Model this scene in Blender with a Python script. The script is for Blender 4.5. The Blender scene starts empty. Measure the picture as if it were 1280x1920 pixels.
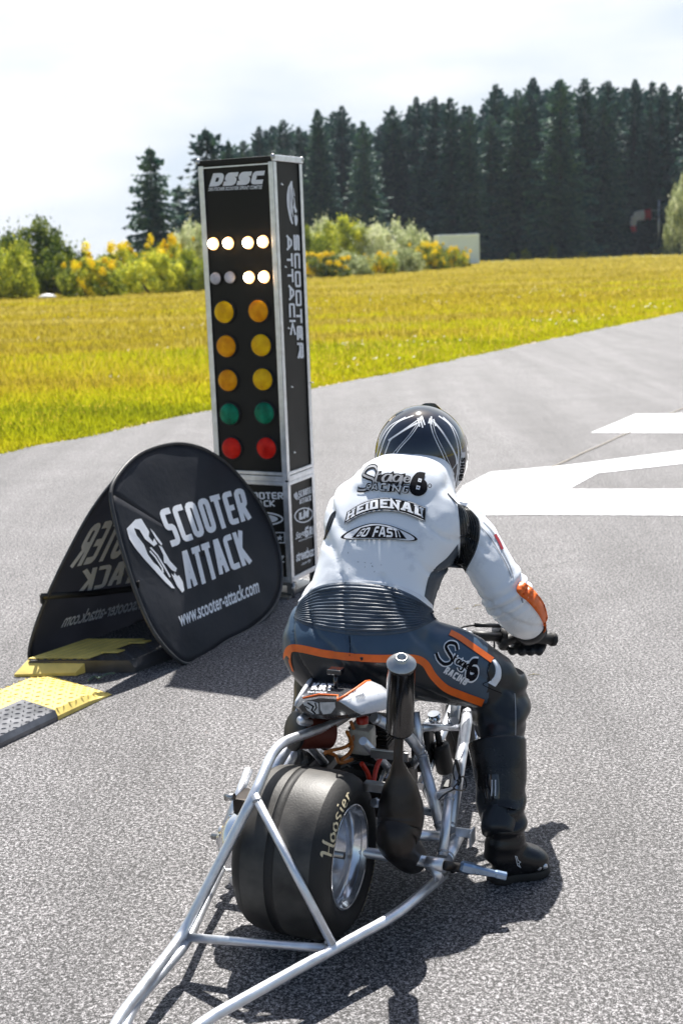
import bpy, bmesh, math, random
import numpy as np
from mathutils import Vector, noise
from mathutils.bvhtree import BVHTree

# ------------------------------------------------------------ camera, sky, sun, exposure
SC = bpy.context.scene
COL = SC.collection
FPX = 2350.0
TH = math.atan(491 / FPX); PH = math.radians(2.05); CAMH = 1.65
R0 = Vector((1, 0, 0)); U0 = Vector((0, math.sin(TH), math.cos(TH))); FW = Vector((0, math.cos(TH), -math.sin(TH)))
RC = math.cos(PH) * R0 - math.sin(PH) * U0
UC = math.cos(PH) * U0 + math.sin(PH) * R0
CO = Vector((0, 0, CAMH))
cam_d = bpy.data.cameras.new('camera'); cam = bpy.data.objects.new('camera', cam_d); COL.objects.link(cam)
from mathutils import Matrix
M = Matrix((RC, UC, -FW)).transposed().to_4x4(); M.translation = CO
cam.matrix_world = M
cam_d.sensor_fit = 'VERTICAL'; cam_d.sensor_height = 36; cam_d.lens = 36 * FPX / 1920
cam_d.clip_start = 0.05; cam_d.clip_end = 3000
cam_d.dof.use_dof = True; cam_d.dof.focus_distance = 3.4; cam_d.dof.aperture_fstop = 5.0
SC.camera = cam
SUN_EL = math.radians(56); SUN_AZ = math.radians(4)     # azimuth clockwise from +Y
world = bpy.data.worlds.new('World'); SC.world = world; world.use_nodes = True
nt = world.node_tree; nt.nodes.clear()
def N(nt, t, **k):
    n = nt.nodes.new(t)
    for a, b in k.items(): setattr(n, a, b)
    return n
sky = N(nt, 'ShaderNodeTexSky', sky_type='NISHITA', sun_disc=False, sun_elevation=SUN_EL, sun_rotation=SUN_AZ, air_density=1.2, dust_density=2.0)
bg = N(nt, 'ShaderNodeBackground'); bg.inputs[1].default_value = 0.065
out = N(nt, 'ShaderNodeOutputWorld')
tc = N(nt, 'ShaderNodeTexCoord'); mp = N(nt, 'ShaderNodeMapping'); mp.inputs['Scale'].default_value = (1.2, 1.2, 4.0)
nz = N(nt, 'ShaderNodeTexNoise'); nz.inputs['Scale'].default_value = 2.2; nz.inputs['Detail'].default_value = 6
rp = N(nt, 'ShaderNodeValToRGB'); rp.color_ramp.elements[0].position = .36; rp.color_ramp.elements[1].position = .58
vs = N(nt, 'ShaderNodeVectorMath', operation='DOT_PRODUCT')
vs.inputs[1].default_value = (0, math.cos(math.radians(13)), math.sin(math.radians(13)))
r2 = N(nt, 'ShaderNodeMapRange'); r2.inputs[1].default_value = .70; r2.inputs[2].default_value = .93
r2.inputs[3].default_value = .0; r2.inputs[4].default_value = 1.0
mlt = N(nt, 'ShaderNodeMath', operation='MULTIPLY')
mix = N(nt, 'ShaderNodeMixRGB'); cr0 = N(nt, 'ShaderNodeValToRGB'); cr0.color_ramp.elements[0].position = .38; cr0.color_ramp.elements[0].color = (6.4, 7.2, 8.1, 1); cr0.color_ramp.elements[1].position = .56; cr0.color_ramp.elements[1].color = (9.0, 9.1, 9.2, 1)
nt.links.new(nz.outputs[0], cr0.inputs[0]); nt.links.new(cr0.outputs[0], mix.inputs[2])
mx2 = N(nt, 'ShaderNodeMath', operation='MAXIMUM')
L = nt.links.new
L(tc.outputs['Generated'], mp.inputs[0]); L(mp.outputs[0], nz.inputs['Vector']); L(nz.outputs[0], rp.inputs[0])
L(tc.outputs['Generated'], vs.inputs[0]); L(vs.outputs['Value'], r2.inputs[0])
L(rp.outputs[0], mx2.inputs[0]); mx2.inputs[1].default_value = 1.0
L(mx2.outputs[0], mlt.inputs[0]); L(r2.outputs[0], mlt.inputs[1]); L(mlt.outputs[0], mix.inputs[0])
L(sky.outputs[0], mix.inputs[1]); L(mix.outputs[0], bg.inputs[0]); L(bg.outputs[0], out.inputs[0])
sd = bpy.data.lights.new('sun', 'SUN'); so = bpy.data.objects.new('sun', sd); COL.objects.link(so)
sd.energy = 5.0; sd.angle = math.radians(.5); sd.color = (1, .965, .91)
SDIR = Vector((math.sin(SUN_AZ) * math.cos(SUN_EL), math.cos(SUN_AZ) * math.cos(SUN_EL), math.sin(SUN_EL)))
so.rotation_euler = SDIR.to_track_quat('Z', 'Y').to_euler()
SC.view_settings.view_transform = 'Standard'; SC.view_settings.look = 'None'
SC.view_settings.exposure = .92; SC.view_settings.gamma = 1
random.seed(7); RNG = np.random.default_rng(7)

# ------------------------------------------------------------ measuring helpers (real distances on real planes)
def ray(px, py): return FW + (px - 640) / FPX * RC - (py - 960) / FPX * UC
def G(px, py, z=0.):
    d = ray(px, py); return CO + d * ((z - CAMH) / d.z)
def AT(px, py, Y):
    d = ray(px, py); return CO + d * (Y / d.y)
def PL(px, py, p0, n):
    d = ray(px, py); return CO + d * ((p0 - CO).dot(n) / d.dot(n))
BA = math.radians(21.5)
BU = Vector((math.sin(BA), math.cos(BA), 0)); BR = Vector((math.cos(BA), -math.sin(BA), 0)); C0 = Vector((-.116, 2.859, 0))
def W(f, s, z): return C0 + BU * f + BR * s + Vector((0, 0, z))      # scooter frame: forward, right, up
def S(px, py, s): return PL(px, py, C0 + BR * s, BR)                 # lengthwise plane of the scooter at offset s

# ------------------------------------------------------------ materials
def mat(name, col, rough=.6, metal=0., var=0., vscale=20., bump=0., bscale=200., spec=.5, coat=0., emit=None, es=0., trans=0., col2=None, bdist=.002, detail=4):
    m = bpy.data.materials.new(name); m.use_nodes = True
    t = m.node_tree; b = t.nodes['Principled BSDF']
    b.inputs['Base Color'].default_value = (*col, 1); b.inputs['Roughness'].default_value = rough; b.inputs['Metallic'].default_value = metal
    b.inputs['Specular IOR Level'].default_value = spec; b.inputs['Coat Weight'].default_value = coat; b.inputs['Coat Roughness'].default_value = .06
    tcn = N(t, 'ShaderNodeTexCoord')
    if var or col2:
        n1 = N(t, 'ShaderNodeTexNoise'); n1.inputs['Scale'].default_value = vscale; n1.inputs['Detail'].default_value = detail
        t.links.new(tcn.outputs['Object'], n1.inputs['Vector'])
        r = N(t, 'ShaderNodeValToRGB'); r.color_ramp.elements[0].position = .3; r.color_ramp.elements[1].position = .7
        c2 = col2 or tuple(min(1, c * (1 + var)) for c in col); c1 = col if col2 else tuple(c * (1 - var) for c in col)
        r.color_ramp.elements[0].color = (*c1, 1); r.color_ramp.elements[1].color = (*c2, 1)
        t.links.new(n1.outputs[0], r.inputs[0]); t.links.new(r.outputs[0], b.inputs['Base Color'])
        mr = N(t, 'ShaderNodeMapRange'); mr.inputs[3].default_value = max(0, rough - .08); mr.inputs[4].default_value = min(1, rough + .1)
        t.links.new(n1.outputs[0], mr.inputs[0]); t.links.new(mr.outputs[0], b.inputs['Roughness'])
    if bump:
        n2 = N(t, 'ShaderNodeTexNoise'); n2.inputs['Scale'].default_value = bscale; n2.inputs['Detail'].default_value = 3
        t.links.new(tcn.outputs['Object'], n2.inputs['Vector'])
        bp = N(t, 'ShaderNodeBump'); bp.inputs['Strength'].default_value = bump; bp.inputs['Distance'].default_value = bdist
        t.links.new(n2.outputs[0], bp.inputs['Height']); t.links.new(bp.outputs[0], b.inputs['Normal'])
    if emit: b.inputs['Emission Color'].default_value = (*emit, 1); b.inputs['Emission Strength'].default_value = es
    if trans:
        tr = N(t, 'ShaderNodeBsdfTranslucent'); ms = N(t, 'ShaderNodeMixShader'); ms.inputs[0].default_value = trans
        src = b.inputs['Base Color'].links[0].from_socket if b.inputs['Base Color'].links else None
        if src: t.links.new(src, tr.inputs[0])
        else: tr.inputs[0].default_value = (*col, 1)
        o = t.nodes['Material Output']
        t.links.new(b.outputs[0], ms.inputs[1]); t.links.new(tr.outputs[0], ms.inputs[2]); t.links.new(ms.outputs[0], o.inputs[0])
    return m
M_ = {}
M_['alu'] = mat('raw_aluminium', (.80, .82, .86), .40, .9, var=.12, vscale=30, bump=.15, bscale=400)
M_['weld'] = mat('weld_bead', (.42, .42, .43), .5, 1, bump=.6, bscale=500)
M_['chrome'] = mat('polished_metal', (.82, .83, .85), .09, 1, var=.05, vscale=40)
M_['steel'] = mat('brushed_steel', (.45, .44, .43), .33, 1, var=.25, vscale=25, bump=.2)
M_['darksteel'] = mat('dark_burnt_steel', (.045, .038, .034), .36, .75, var=.35, vscale=14, bump=.15, bscale=120)
M_['black'] = mat('black_plastic', (.012, .012, .013), .45, var=.2)
M_['gloss'] = mat('gloss_black', (.008, .009, .012), .08, coat=1)
M_['rubber'] = mat('tyre_rubber', (.014, .013, .012), .62, var=.35, vscale=9, bump=.3, bscale=160)
M_['tread'] = mat('worn_tread_rubber', (.16, .15, .135), .75, col2=(.30, .285, .26), vscale=11, bump=.6, bscale=90, detail=8)
M_['cream'] = mat('cream_print', (.68, .58, .38), .6, var=.15, vscale=60)
M_['white'] = mat('white_leather', (.72, .745, .79), .42, var=.06, vscale=9, bump=.22, bscale=260)
M_['orange'] = mat('orange_leather', (.85, .15, .012), .45, var=.12, vscale=25, bump=.2)
M_['leather'] = mat('black_leather', (.010, .011, .013), .38, var=.3, vscale=8, bump=.4, bscale=300)
M_['stretch'] = mat('charcoal_stretch', (.045, .058, .075), .42, var=.2, vscale=30, bump=.3, bscale=300)
M_['pwhite'] = mat('white_print', (.80, .82, .86), .5, var=.05, vscale=30)
M_['pgrey'] = mat('grey_print', (.33, .34, .36), .5, var=.1)
M_['pblack'] = mat('black_print', (.008, .008, .011), .8, var=.1, spec=.15)
M_['red'] = mat('red_plastic', (.55, .03, .01), .3, var=.1)
M_['hose'] = mat('amber_hose', (.55, .17, .03), .3, var=.3, vscale=40)
M_['tank'] = mat('milky_plastic', (.62, .58, .50), .35, col2=(.42, .38, .30), vscale=35)
M_['blue'] = mat('anodised_blue', (.33, .44, .60), .3, .9, var=.15)
M_['tprint'] = mat('shine_through_print', (.80, .82, .86), .5, trans=.6)
M_['rimalu'] = mat('polished_rim', (.90, .91, .94), .15, .88, var=.05, vscale=40)
M_['fabric'] = mat('banner_fabric', (.085, .090, .108), .5, var=.15, vscale=5, bump=.12, bscale=35, trans=.66, bdist=.02)
M_['panel'] = mat('tower_panel', (.006, .0055, .005), .5, var=.35, vscale=7, spec=.35)
M_['yellow'] = mat('yellow_ramp_plastic', (.78, .60, .16), .45, var=.14, vscale=14, bump=.3, bscale=80)
M_['glove'] = mat('black_glove', (.013, .013, .014), .55, var=.3, bump=.4)
M_['carbon'] = mat('carbon_weave', (.03, .03, .033), .25, coat=.6, col2=(.10, .10, .11), vscale=220)
M_['lbody'] = mat('white_bodywork', (.72, .74, .78), .25, coat=.5, var=.05)

# ------------------------------------------------------------ mesh builder
class MB:
    def __init__(s): s.v = []; s.f = []; s.m = []; s.sm = []
    def add(s, vs, fs, mi=0, smooth=True):
        o = len(s.v); s.v += [Vector(v) for v in vs]; s.f += [tuple(i + o for i in f) for f in fs]
        s.m += [mi] * len(fs); s.sm += [smooth] * len(fs)
    def box(s, c, ax, ay, az, mi=0, bev=0.):
        c = Vector(c); bm = bmesh.new(); bmesh.ops.create_cube(bm, size=2)
        lx, ly, lz = ax.length, ay.length, az.length
        for v in bm.verts: v.co = Vector((v.co.x * lx, v.co.y * ly, v.co.z * lz))
        if bev: bmesh.ops.bevel(bm, geom=bm.edges[:], offset=bev, segments=2, affect='EDGES', profile=.6)
        ux, uy, uz = ax.normalized(), ay.normalized(), az.normalized()
        bm.verts.index_update()
        s.add([c + ux * v.co.x + uy * v.co.y + uz * v.co.z for v in bm.verts], [[v.index for v in f.verts] for f in bm.faces], mi, False); bm.free()
    def tube(s, pts, r, mi=0, n=12, cap=True, bend=0.):
        pts = [Vector(p) for p in pts]
        if bend: pts = roundpoly(pts, bend)
        rs = r if isinstance(r, (list, tuple)) else [r] * len(pts)
        if len(rs) != len(pts): rs = [rs[0]] * len(pts)
        T = [(pts[min(i + 1, len(pts) - 1)] - pts[max(i - 1, 0)]).normalized() for i in range(len(pts))]
        a = Vector((0, 0, 1)) if abs(T[0].z) < .9 else Vector((1, 0, 0))
        nrm = T[0].cross(a).normalized(); vs = []; fs = []
        for i, p in enumerate(pts):
            nrm = (nrm - T[i] * nrm.dot(T[i])).normalized(); b = T[i].cross(nrm)
            for k in range(n):
                t = 2 * math.pi * k / n; vs.append(p + (nrm * math.cos(t) + b * math.sin(t)) * rs[i])
        for i in range(len(pts) - 1):
            for k in range(n):
                k2 = (k + 1) % n; fs.append((i * n + k, i * n + k2, (i + 1) * n + k2, (i + 1) * n + k))
        s.add(vs, fs, mi)
        if cap:
            o = len(s.v) - len(vs); s.f.append(tuple(o + k for k in range(n))[::-1]); s.f.append(tuple(o + (len(pts) - 1) * n + k for k in range(n)))
            s.m += [mi, mi]; s.sm += [False, False]
    def lathe(s, p0, ax, prof, mi=0, n=32, caps=False):
        # prof: list of (along, radius)
        ax = ax.normalized(); a = Vector((0, 0, 1)) if abs(ax.z) < .9 else Vector((1, 0, 0))
        x = ax.cross(a).normalized(); y = ax.cross(x); vs = []; fs = []
        for h, r in prof:
            for k in range(n):
                t = 2 * math.pi * k / n; vs.append(p0 + ax * h + (x * math.cos(t) + y * math.sin(t)) * r)
        for i in range(len(prof) - 1):
            for k in range(n):
                k2 = (k + 1) % n; fs.append((i * n + k, i * n + k2, (i + 1) * n + k2, (i + 1) * n + k))
        s.add(vs, fs, mi)
        if caps:
            o = len(s.v) - len(vs); s.f.append(tuple(o + k for k in range(n))[::-1]); s.f.append(tuple(o + (len(prof) - 1) * n + k for k in range(n)))
            s.m += [mi, mi]; s.sm += [False, False]
    def grid(s, P, mi=0, smooth=True, thick=None):
        nu = len(P); nv = len(P[0]); vs = [p for row in P for p in row]
        fs = [(i * nv + j, i * nv + j + 1, (i + 1) * nv + j + 1, (i + 1) * nv + j) for i in range(nu - 1) for j in range(nv - 1)]
        s.add(vs, fs, mi, smooth)
    def build(s, name, mats, parent=None, recalc=True, solid=0.):
        mats = mats if isinstance(mats, list) else [mats]
        off = parent_loc(parent)
        me = bpy.data.meshes.new(name); me.from_pydata([v - off for v in s.v], [], s.f)
        me.polygons.foreach_set('material_index', s.m); me.polygons.foreach_set('use_smooth', s.sm)
        for m in mats: me.materials.append(M_[m] if isinstance(m, str) else m)
        if recalc:
            bm = bmesh.new(); bm.from_mesh(me); bmesh.ops.recalc_face_normals(bm, faces=bm.faces[:]); bm.to_mesh(me); bm.free()
        o = bpy.data.objects.new(name, me); COL.objects.link(o)
        if parent: o.parent = parent
        if solid:
            md = o.modifiers.new('solid', 'SOLIDIFY'); md.thickness = solid; md.offset = -1
        return o
def parent_loc(p):
    l = Vector((0, 0, 0))
    while p: l += p.location; p = p.parent
    return l
def roundpoly(pts, r, n=5, closed=False):
    out_ = []; L_ = len(pts)
    for i in range(L_):
        if not closed and i in (0, L_ - 1): out_.append(pts[i]); continue
        a, p, b = pts[i - 1], pts[i], pts[(i + 1) % L_]
        da = (a - p); db = (b - p); rr = min(r, da.length * .48, db.length * .48)
        A = p + da.normalized() * rr; B = p + db.normalized() * rr
        for k in range(n + 1):
            t = k / n; out_.append(A * (1 - t) ** 2 + p * 2 * t * (1 - t) + B * t * t)
    return out_
def tag(o, label=None, cat=None, group=None, kind=None):
    if label: o['label'] = label
    if cat: o['category'] = cat
    if group: o['group'] = group
    if kind: o['kind'] = kind
    return o
def thing(name, loc, label, cat, group=None):
    o = bpy.data.objects.new(name, None); COL.objects.link(o); o.location = loc; o.empty_display_size = .1
    return tag(o, label, cat, group)
def npmesh(name, V, F, m, parent=None, smooth=False, midx=None):
    me = bpy.data.meshes.new(name); V = np.asarray(V, np.float32); F = np.asarray(F, np.int32); k = F.shape[1]
    me.vertices.add(len(V)); me.vertices.foreach_set('co', V.ravel())
    me.loops.add(F.size); me.loops.foreach_set('vertex_index', F.ravel())
    me.polygons.add(len(F)); me.polygons.foreach_set('loop_start', np.arange(len(F), dtype=np.int32) * k)
    if midx is not None: me.polygons.foreach_set('material_index', np.asarray(midx, np.int32))
    me.update(calc_edges=True); me.validate()
    for x in (m if isinstance(m, list) else [m]): me.materials.append(x)
    return me

# ------------------------------------------------------------ lettering
def V2(p): return Vector((p[0], p[1], 0))
def strip(pts, t, closed=False, step=None):
    """2D polyline -> mitred quads"""
    P = [V2(p) for p in pts]
    if step:
        Q = []
        for i in range(len(P) - (0 if closed else 1)):
            a, b = P[i], P[(i + 1) % len(P)]; n = max(1, int((b - a).length / step))
            Q += [a.lerp(b, k / n) for k in range(n)]
        if not closed: Q.append(P[-1])
        P = Q
    n = len(P); vs = []; fs = []
    for i in range(n):
        a = P[i - 1] if (closed or i > 0) else None; b = P[(i + 1) % n] if (closed or i < n - 1) else None
        d1 = (P[i] - a).normalized() if a is not None and (P[i] - a).length > 1e-9 else None
        d2 = (b - P[i]).normalized() if b is not None and (b - P[i]).length > 1e-9 else None
        d1 = d1 or d2 or Vector((1, 0, 0)); d2 = d2 or d1
        d = (d1 + d2); d = d.normalized() if d.length > 1e-6 else d1
        nn = Vector((-d.y, d.x, 0)); c = max(.35, nn.dot(Vector((-d1.y, d1.x, 0))))
        vs += [P[i] + nn * t / 2 / c, P[i] - nn * t / 2 / c]
    for i in range(n if closed else n - 1):
        j = (i + 1) % n; fs.append((2 * i, 2 * j, 2 * j + 1, 2 * i + 1))
    return vs, fs
GL = {  # block letters: (strokes, relative width); a stroke is (points, closed)
 'S': ([([(1,1),(0,1),(0,.5),(1,.5),(1,0),(0,0)],0)],.62), 'C': ([([(1,1),(0,1),(0,0),(1,0)],0)],.6),
 'O': ([([(0,0),(0,1),(1,1),(1,0)],1)],.64), 'T': ([([(0,1),(1,1)],0),([(.5,.9),(.5,0)],0)],.56),
 'E': ([([(1,1),(0,1),(0,0),(1,0)],0),([(.1,.5),(.85,.5)],0)],.56), 'R': ([([(0,0),(0,1),(1,1),(1,.47),(.1,.47)],0),([(.5,.42),(1,0)],0)],.62),
 'A': ([([(0,0),(.36,1),(.64,1),(1,0)],0),([(.2,.3),(.8,.3)],0)],.68), 'K': ([([(0,0),(0,1)],0),([(1,1),(.2,.5),(1,0)],0)],.64),
 'D': ([([(0,0),(0,1),(1,1),(1,0)],1)],.62), 'I': ([([(.5,0),(.5,1)],0)],.18), 'N': ([([(0,0),(0,1),(1,0),(1,1)],0)],.66),
 'G': ([([(1,1),(0,1),(0,0),(1,0),(1,.5),(.55,.5)],0)],.64), 'H': ([([(0,0),(0,1)],0),([(1,0),(1,1)],0),([(.1,.5),(.9,.5)],0)],.66),
 'U': ([([(0,1),(0,0),(1,0),(1,1)],0)],.66), 'F': ([([(1,1),(0,1),(0,0)],0),([(.1,.5),(.85,.5)],0)],.54), 'Z': ([([(0,1),(1,1),(0,0),(1,0)],0)],.6),
 '!': ([([(.5,1),(.5,.35)],0),([(.5,.14),(.5,0)],0)],.2), 'P': ([([(0,0),(0,1),(1,1),(1,.45),(.1,.45)],0)],.6), '6': ([([(1,1),(0,1),(0,0),(1,0),(1,.52),(.1,.52)],0)],.66),
 'M': ([([(0,0),(0,1),(.5,.35),(1,1),(1,0)],0)],.8), 'L': ([([(0,1),(0,0),(1,0)],0)],.52), 'B': ([([(0,0),(0,1),(1,1),(1,0)],1),([(.1,.5),(.9,.5)],0)],.62),
 'X': ([([(0,0),(1,1)],0),([(0,1),(1,0)],0)],.64), ' ': ([],.35)}
def block(text, t=.2, gap=.1, serif=0., rnd=.14, shear=0., wide=1.):
    """word of block letters normalised to a 1 x 1 box -> list of (verts, faces) layers"""
    x = 0; L_ = []
    for ch in text:
        st, w = GL[ch]; w *= wide
        for pts, cl in st:
            q = [Vector((x + t / 2 + p[0] * max(0, w - t), t / 2 + p[1] * (1 - t), 0)) for p in pts]
            if rnd and ch == 'D': q = [q[0], q[1]] + roundpoly(q[1:] + [q[0]], rnd * 1.8, 3)[1:-1]
            elif rnd and ch not in 'AKNZTXMIV!': q = roundpoly(q, rnd, 3, bool(cl))
            q = [(p.x, p.y) for p in q]
            if not cl and len(q) == 2 and abs(q[0][0] - q[1][0]) < 1e-6:
                y0, y1 = q[0][1], q[1][1]; sgn = 1 if y1 > y0 else -1; q = [(q[0][0], y0 - sgn * t / 2), (q[1][0], y1 + sgn * t / 2)]
            elif not cl:   # square caps
                a, b = Vector(q[0]), Vector(q[1]); q[0] = tuple(a + (a - b).normalized() * t / 2 * (1 if ch not in 'AN' else .5))
                a, b = Vector(q[-1]), Vector(q[-2]); q[-1] = tuple(a + (a - b).normalized() * t / 2 * (1 if ch not in 'AN' else .5))
            L_.append(strip(q, t, bool(cl)))
            if serif and not cl:
                for e in (q[0], q[-1]):
                    if e[1] < t or e[1] > 1 - t:
                        yy = t * .35 if e[1] < .5 else 1 - t * .35
                        L_.append(strip([(e[0] - t * serif, yy), (e[0] + t * serif, yy)], t * .7))
        x += w + gap
    tw = x - gap; ly = []
    for vs, fs in L_: ly.append(([(v.x / tw + shear * (v.y - .5), v.y) for v in vs], fs))
    return ly
_tc = {}
def btext(text, bold=.0, shear=0.):
    k = (text, bold, shear)
    if k in _tc: return _tc[k]
    c = bpy.data.curves.new('t', 'FONT'); c.body = text; c.offset = bold; c.resolution_u = 3
    o = bpy.data.objects.new('t', c); COL.objects.link(o)
    me = o.evaluated_get(bpy.context.evaluated_depsgraph_get()).to_mesh()
    vs = [v.co.copy() for v in me.vertices]; fs = [tuple(p.vertices) for p in me.polygons]
    bpy.data.objects.remove(o); bpy.data.curves.remove(c)
    x0 = min(v.x for v in vs); x1 = max(v.x for v in vs); y0 = min(v.y for v in vs); y1 = max(v.y for v in vs)
    r = [([((v.x - x0) / (x1 - x0) + shear * ((v.y - y0) / (y1 - y0) - .5), (v.y - y0) / (y1 - y0)) for v in vs], fs)]
    _tc[k] = r; return r
def bil(q):   # q = tl, tr, br, bl pixel corners
    tl, tr, br, bl = [Vector(p) for p in q]
    def f(u, v): return (bl.lerp(br, u)).lerp(tl.lerp(tr, u), v)
    return f
def decal(mb, layers, quad, hit, off=.001, mi=0, dlay=.0002, maxseg=None):
    f = bil(quad) if not callable(quad) else quad
    for i, (vs, fs) in enumerate(layers):
        q = []
        for v in vs:
            p = f(v[0], v[1]); q.append(hit(p[0], p[1], off + dlay * i))
        mb.add(q, fs, mi, False)
def plane_hit(p0, n):
    n = n.normalized()
    if n.dot(CO - p0) < 0: n = -n
    return lambda px, py, off=0.: PL(px, py, p0, n) + n * off
def line_px(mb, pts, wpx, hit, off=.001, mi=0, closed=False, step=4):
    vs, fs = strip(pts, wpx, closed, step)
    mb.add([hit(v.x, v.y, off) for v in vs], fs, mi, True)
def poly_px(mb, pts, hit, off=.001, mi=0):
    q = [hit(p[0], p[1], off) for p in pts]
    bm = bmesh.new(); vv = [bm.verts.new(p) for p in q]; fc = bm.faces.new(vv); bmesh.ops.triangulate(bm, faces=[fc])
    bm.verts.index_update(); mb.add([v.co.copy() for v in bm.verts], [[v.index for v in f.verts] for f in bm.faces], mi, False); bm.free()
def sm(pts, n=6, closed=False):   # catmull-rom smoothing of 2D/3D control points
    P = [Vector(p) for p in pts]; L_ = len(P); o = []
    for i in range(L_ if closed else L_ - 1):
        p0 = P[i - 1] if (closed or i) else P[0]; p1 = P[i]; p2 = P[(i + 1) % L_]; p3 = P[(i + 2) % L_] if closed or i + 2 < L_ else P[-1]
        for k in range(n):
            t = k / n; o.append(.5 * ((2 * p1) + (p2 - p0) * t + (2 * p0 - 5 * p1 + 4 * p2 - p3) * t * t + (3 * p1 - p0 - 3 * p2 + p3) * t ** 3))
    if not closed: o.append(P[-1])
    return o

# ------------------------------------------------------------ ground, runway, paint
def asphalt_mat():
    m = bpy.data.materials.new('runway_asphalt'); m.use_nodes = True; t = m.node_tree; b = t.nodes['Principled BSDF']; L = t.links.new
    tcn = N(t, 'ShaderNodeTexCoord')
    vo = N(t, 'ShaderNodeTexVoronoi'); vo.inputs['Scale'].default_value = 350; L(tcn.outputs['Object'], vo.inputs['Vector'])
    sp = N(t, 'ShaderNodeSeparateColor'); L(vo.outputs['Color'], sp.inputs[0])
    r = N(t, 'ShaderNodeValToRGB'); e = r.color_ramp.elements; e[0].position = .10; e[0].color = (.020, .019, .020, 1); e[1].position = .97; e[1].color = (.42, .405, .41, 1)
    k = e.new(.42); k.color = (.130, .124, .127, 1)
    L(sp.outputs[0], r.inputs[0])
    n2 = N(t, 'ShaderNodeTexNoise'); n2.inputs['Scale'].default_value = 95; n2.inputs['Detail'].default_value = 4; L(tcn.outputs['Object'], n2.inputs['Vector'])
    r2 = N(t, 'ShaderNodeValToRGB'); r2.color_ramp.elements[0].position = .40; r2.color_ramp.elements[0].color = (.24, .24, .24, 1); r2.color_ramp.elements[1].position = .60; r2.color_ramp.elements[1].color = (1.15, 1.15, 1.15, 1)
    L(n2.outputs[0], r2.inputs[0])
    mu = N(t, 'ShaderNodeMixRGB', blend_type='MULTIPLY'); mu.inputs[0].default_value = 1; L(r.outputs[0], mu.inputs[1]); L(r2.outputs[0], mu.inputs[2])
    # long streaks down the lane and broad patches
    mp = N(t, 'ShaderNodeMapping'); mp.inputs['Rotation'].default_value = (0, 0, math.radians(31.5)); mp.inputs['Scale'].default_value = (1.6, .12, 1); L(tcn.outputs['Object'], mp.inputs[0])
    n3 = N(t, 'ShaderNodeTexNoise'); n3.inputs['Scale'].default_value = 1.3; n3.inputs['Detail'].default_value = 7; n3.inputs['Roughness'].default_value = .6; L(mp.outputs[0], n3.inputs['Vector'])
    r3 = N(t, 'ShaderNodeMapRange'); r3.inputs[1].default_value = .3; r3.inputs[2].default_value = .7; r3.inputs[3].default_value = .72; r3.inputs[4].default_value = 1.2; L(n3.outputs[0], r3.inputs[0])
    n4 = N(t, 'ShaderNodeTexNoise'); n4.inputs['Scale'].default_value = 2.3; n4.inputs['Detail'].default_value = 5; L(tcn.outputs['Object'], n4.inputs['Vector'])
    r4 = N(t, 'ShaderNodeMapRange'); r4.inputs[1].default_value = .3; r4.inputs[2].default_value = .7; r4.inputs[3].default_value = .88; r4.inputs[4].default_value = 1.1; L(n4.outputs[0], r4.inputs[0])
    ma = N(t, 'ShaderNodeMath', operation='MULTIPLY'); L(r3.outputs[0], ma.inputs[0]); L(r4.outputs[0], ma.inputs[1])
    m2 = N(t, 'ShaderNodeMixRGB', blend_type='MULTIPLY'); m2.inputs[0].default_value = 1; L(mu.outputs[0], m2.inputs[1]); L(ma.outputs[0], m2.inputs[2])
    mpc = N(t, 'ShaderNodeMapping'); L(tcn.outputs['Object'], mpc.inputs[0]); nd = N(t, 'ShaderNodeTexNoise'); nd.inputs['Scale'].default_value = 3; nd.inputs['Detail'].default_value = 6; L(tcn.outputs['Object'], nd.inputs['Vector'])
    va = N(t, 'ShaderNodeVectorMath', operation='SCALE'); va.inputs['Scale'].default_value = .35; L(nd.outputs['Color'], va.inputs[0]); vb = N(t, 'ShaderNodeVectorMath', operation='ADD'); L(mpc.outputs[0], vb.inputs[0]); L(va.outputs[0], vb.inputs[1])
    vc = N(t, 'ShaderNodeTexVoronoi', feature='DISTANCE_TO_EDGE'); vc.inputs['Scale'].default_value = .55; L(vb.outputs[0], vc.inputs['Vector'])
    rc_ = N(t, 'ShaderNodeMapRange'); rc_.inputs[1].default_value = .0; rc_.inputs[2].default_value = .0022; rc_.inputs[3].default_value = .45; rc_.inputs[4].default_value = 1.; L(vc.outputs[0], rc_.inputs[0])
    mk = N(t, 'ShaderNodeMapRange'); mk.inputs[1].default_value = .50; mk.inputs[2].default_value = .56; L(n4.outputs[0], mk.inputs[0])
    mc = N(t, 'ShaderNodeMix'); L(mk.outputs[0], mc.inputs[0]); mc.inputs[2].default_value = 1.; L(rc_.outputs[0], mc.inputs[3])
    m3 = N(t, 'ShaderNodeMixRGB', blend_type='MULTIPLY'); m3.inputs[0].default_value = 1; L(m2.outputs[0], m3.inputs[1]); L(mc.outputs[0], m3.inputs[2])
    L(m3.outputs[0], b.inputs['Base Color']); b.inputs['Roughness'].default_value = .64; b.inputs['Specular IOR Level'].default_value = .32
    bp = N(t, 'ShaderNodeBump'); bp.inputs['Strength'].default_value = .45; bp.inputs['Distance'].default_value = .003
    L(mu.outputs[0], bp.inputs['Height']); L(bp.outputs[0], b.inputs['Normal'])
    return m
M_['asphalt'] = asphalt_mat()
M_['paint'] = mat('white_runway_paint', (.60, .60, .62), .6, col2=(.84, .84, .85), vscale=22, bump=.5, bscale=180, detail=12)
M_['meadow'] = mat('meadow_ground', (.34, .26, .045), .95, col2=(.20, .21, .03), vscale=.35, detail=10)
M_['dirt'] = mat('dry_verge', (.38, .30, .20), .9, var=.3, vscale=14, bump=.5, bscale=60, detail=8)
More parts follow.
